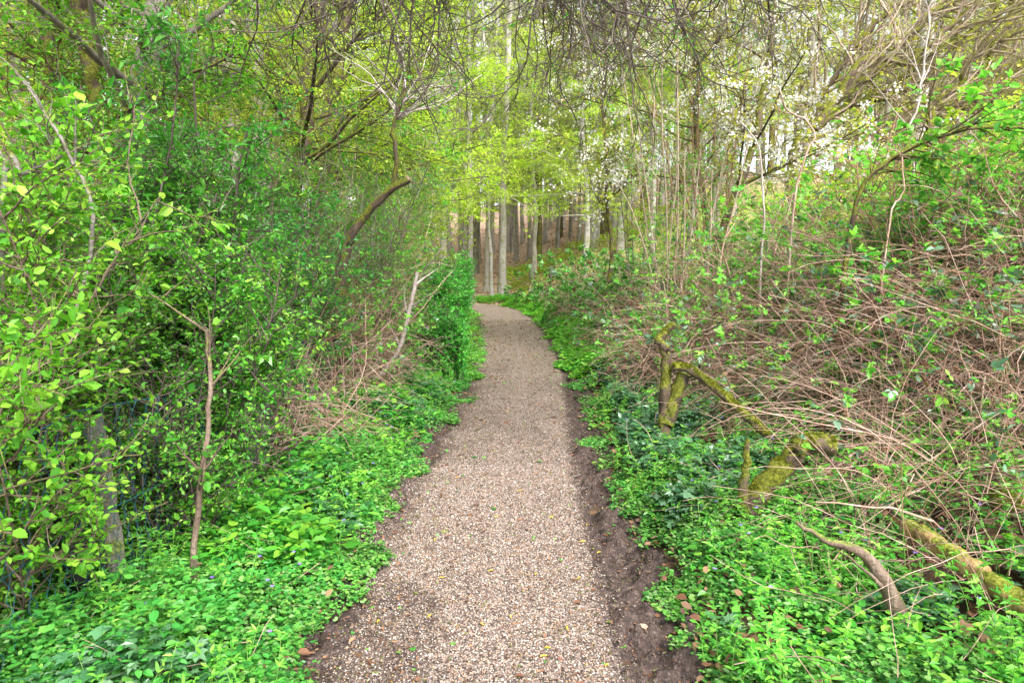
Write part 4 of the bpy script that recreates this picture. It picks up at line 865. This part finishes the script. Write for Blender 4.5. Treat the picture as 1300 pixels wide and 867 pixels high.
# background wood: copies of six trees
protos = []; rng = np.random.default_rng(77)
for k in range(7):
    H = U(13, 19); r = U(.09, .2); 
    pts = [(0, 60, 0), (U(-.3, .3), 60, H * .33), (U(-.5, .5), 60, H * .66), (U(-.9, .9), 60, H)]
    h0 = hgt(0, 60); 
    t = tree('background_tree', 'proto', [(a, b_, c + (h0 if j else 0)) for j, (a, b_, c) in enumerate(pts)], r, r * .5, ['bk_beech', 'bk_grey', 'bk_beech', 'bk_dark', 'bk_beech', 'bk_grey', 'bk_beech'][k], 'lf_far', [1700, 1300, 2000, 900, 1500, 1700, 500][k], .15, 24, 2.6, 220, 1.3, 700, .6,
              t0=.12, flat=.7, kp=False, k=14, m=8, r_tw=.014)
    protos.append(t)
GB = 'slender trees crowding the wood behind'
n = 0; tries = 0; placed = []; rng = np.random.default_rng(78)
used = [False] * 7
while n < 215 and tries < 6000:
    tries += 1
    Y = 28 + 55 * rng.random() ** 1.1; x = U(-.85, .85) * Y
    if x < -7 and rng.random() < .35: Y = U(13, 30); x = -U(.30, .85) * Y
    if abs(x - P(700, 330, Y)[0]) < .055 * Y and Y < 46 and rng.random() < .45: continue
    if x > 0 and Y < 30: continue
    if any((x - a) ** 2 + (Y - b_) ** 2 < 1.3 for a, b_ in placed): continue
    placed.append((x, Y)); k = int(rng.integers(0, 7)); p = protos[k]
    c = dup(p) if used[k] else p; used[k] = True
    c.location = (x, Y, float(hgt(x, Y)) - .05); c.rotation_euler = (0, 0, U(0, 6.28)); s = U(.8, 1.25); c.scale = (s, s, s)
    side = 'left' if x < -.18 * Y else ('right' if x > .22 * Y else 'middle'); far = 'far' if Y > 50 else 'near'
    c['label'] = {('left', 'near'): 'slender trunk with sparse new leaves beyond the left-hand thicket', ('left', 'far'): 'faint slender trunk deep in the wood beyond the left-hand thicket',
                  ('right', 'near'): 'slender trunk with sparse new leaves up the right-hand slope', ('right', 'far'): 'faint slender trunk deep in the wood above the right-hand bank',
                  ('middle', 'near'): 'slender trunk on the brown leaf slope past the bend', ('middle', 'far'): 'faint slender trunk deep in the wood past the bend'}[(side, far)]
    c['group'] = {'left': 'trees in the wood on the left', 'right': 'trees in the wood on the right', 'middle': 'trees in the wood past the bend'}[side] + (' far back' if far == 'far' else '')
    n += 1

# ---------- little things on the path
CK = 'yellow catkins lying on the gravel'
ck = []
for k, (px, py) in enumerate([(660, 627), (623, 730), (735, 740), (612, 800), (552, 690), (506, 655), (690, 840), (770, 850), (740, 690), (580, 610), (700, 660), (480, 795), (648, 790), (665, 545), (695, 830), (720, 805), (545, 790), (760, 700), (590, 575), (630, 660), (680, 735), (560, 740), (816, 760), (745, 660)]):
    g = G(px, py); g[2] = path_z(g[0], g[1]) + .009
    a = U(0, 3.14); L = U(.012, .022); q = np.array([[-L * math.cos(a), -L * math.sin(a), 0], [-.2 * L, .1 * L, .002], [.3 * L * math.cos(a) + .004, .3 * L * math.sin(a), .002], [L * math.cos(a), L * math.sin(a), 0]])
    q = resample(q, 8); o = build('catkin', [tubes(q[None], 0, rad=np.array([[.001, .003, .0036, .0036, .0036, .0034, .0028, .001]]), m=6, rough=.1)], M['catkin'], smooth=True, loc=tuple(g))
    tag(o, 'small yellow catkin lying on the gravel of the path', 'catkin', CK)
for (px, py, lab, s, c) in [(820, 805, 'pale tan dead leaf on the dark mud right of the path', .06, 'litter'), (775, 797, 'brown curled leaf on the mud beside the pale tan one', .06, 'dead'), (506, 627, 'orange-brown leaf at the left edge of the gravel', .05, 'dead')]:
    g = G(px, py); g[2] = path_z(g[0], g[1]) + .01
    d = nrm(rng.normal(0, 1, (1, 3)) * [1, 1, .1]); o = build('dead_leaf', [leaves('oval', np.zeros((1, 3)), d, np.array([[.1, -.2, 1.]]), s)], M[c], loc=tuple(g)); tag(o, lab, 'leaf')
for (px, py, lab, s) in [(1245, 850, 'large crumpled brown dead leaf in the lower right corner', .10), (1215, 830, 'brown dead leaf left of the large crumpled one', .08), (1030, 650, 'curled dark red leaf below the sawn stump', .09), (1280, 800, 'dead brown leaf under the yellow log', .10)]:
    g = G(px, py); g[2] += .10; d = nrm(rng.normal(0, 1, (1, 3)) * [1, 1, .1]); o = build('dead_leaf', [leaves('ivy', np.zeros((1, 3)), d, np.array([[-.1, -.4, 1.]]), s)], M['dead'], loc=tuple(g)); tag(o, lab, 'leaf')

# ------------------------------------------------------------------ light, sky, camera
w = bpy.data.worlds.new('World'); sc.world = w; w.use_nodes = True; nt = w.node_tree; nt.nodes.clear()
sky = nt.nodes.new('ShaderNodeTexSky'); sky.sky_type = 'NISHITA'; sky.sun_disc = False; sky.sun_elevation = R(48); sky.sun_rotation = R(150); sky.dust_density = 3; sky.air_density = .7
hs = nt.nodes.new('ShaderNodeHueSaturation'); hs.inputs['Saturation'].default_value = .22
bg = nt.nodes.new('ShaderNodeBackground'); bg.inputs[1].default_value = .148; ow = nt.nodes.new('ShaderNodeOutputWorld')
nt.links.new(sky.outputs[0], hs.inputs['Color']); nt.links.new(hs.outputs[0], bg.inputs[0]); nt.links.new(bg.outputs[0], ow.inputs[0])
sl = bpy.data.lights.new('sun', 'SUN'); sl.energy = 1.5; sl.angle = R(22); sl.color = (1, .96, .9); so = bpy.data.objects.new('sun', sl); C.objects.link(so)
# sun behind the camera to the right: direction towards the sun
az, el = R(150), R(48)
v = np.array([math.sin(az) * math.cos(el), math.cos(az) * math.cos(el), math.sin(el)])
from mathutils import Vector
so.rotation_euler = Vector(v.tolist()).to_track_quat('Z', 'Y').to_euler()
cam = bpy.data.cameras.new('camera'); co = bpy.data.objects.new('camera', cam); C.objects.link(co); sc.camera = co
cam.sensor_width = 36; cam.lens = 24.0; cam.clip_start = .05; cam.clip_end = 2000
co.location = tuple(CAM); co.rotation_euler = (math.pi / 2 - PITCH, 0, 0)
sc.view_settings.view_transform = 'Standard'; sc.view_settings.look = 'None'; sc.view_settings.exposure = 1.85; sc.view_settings.gamma = 1
sc.cycles.max_bounces = 8; sc.cycles.diffuse_bounces = 6; sc.cycles.glossy_bounces = 2; sc.cycles.transmission_bounces = 4; sc.cycles.transparent_max_bounces = 4
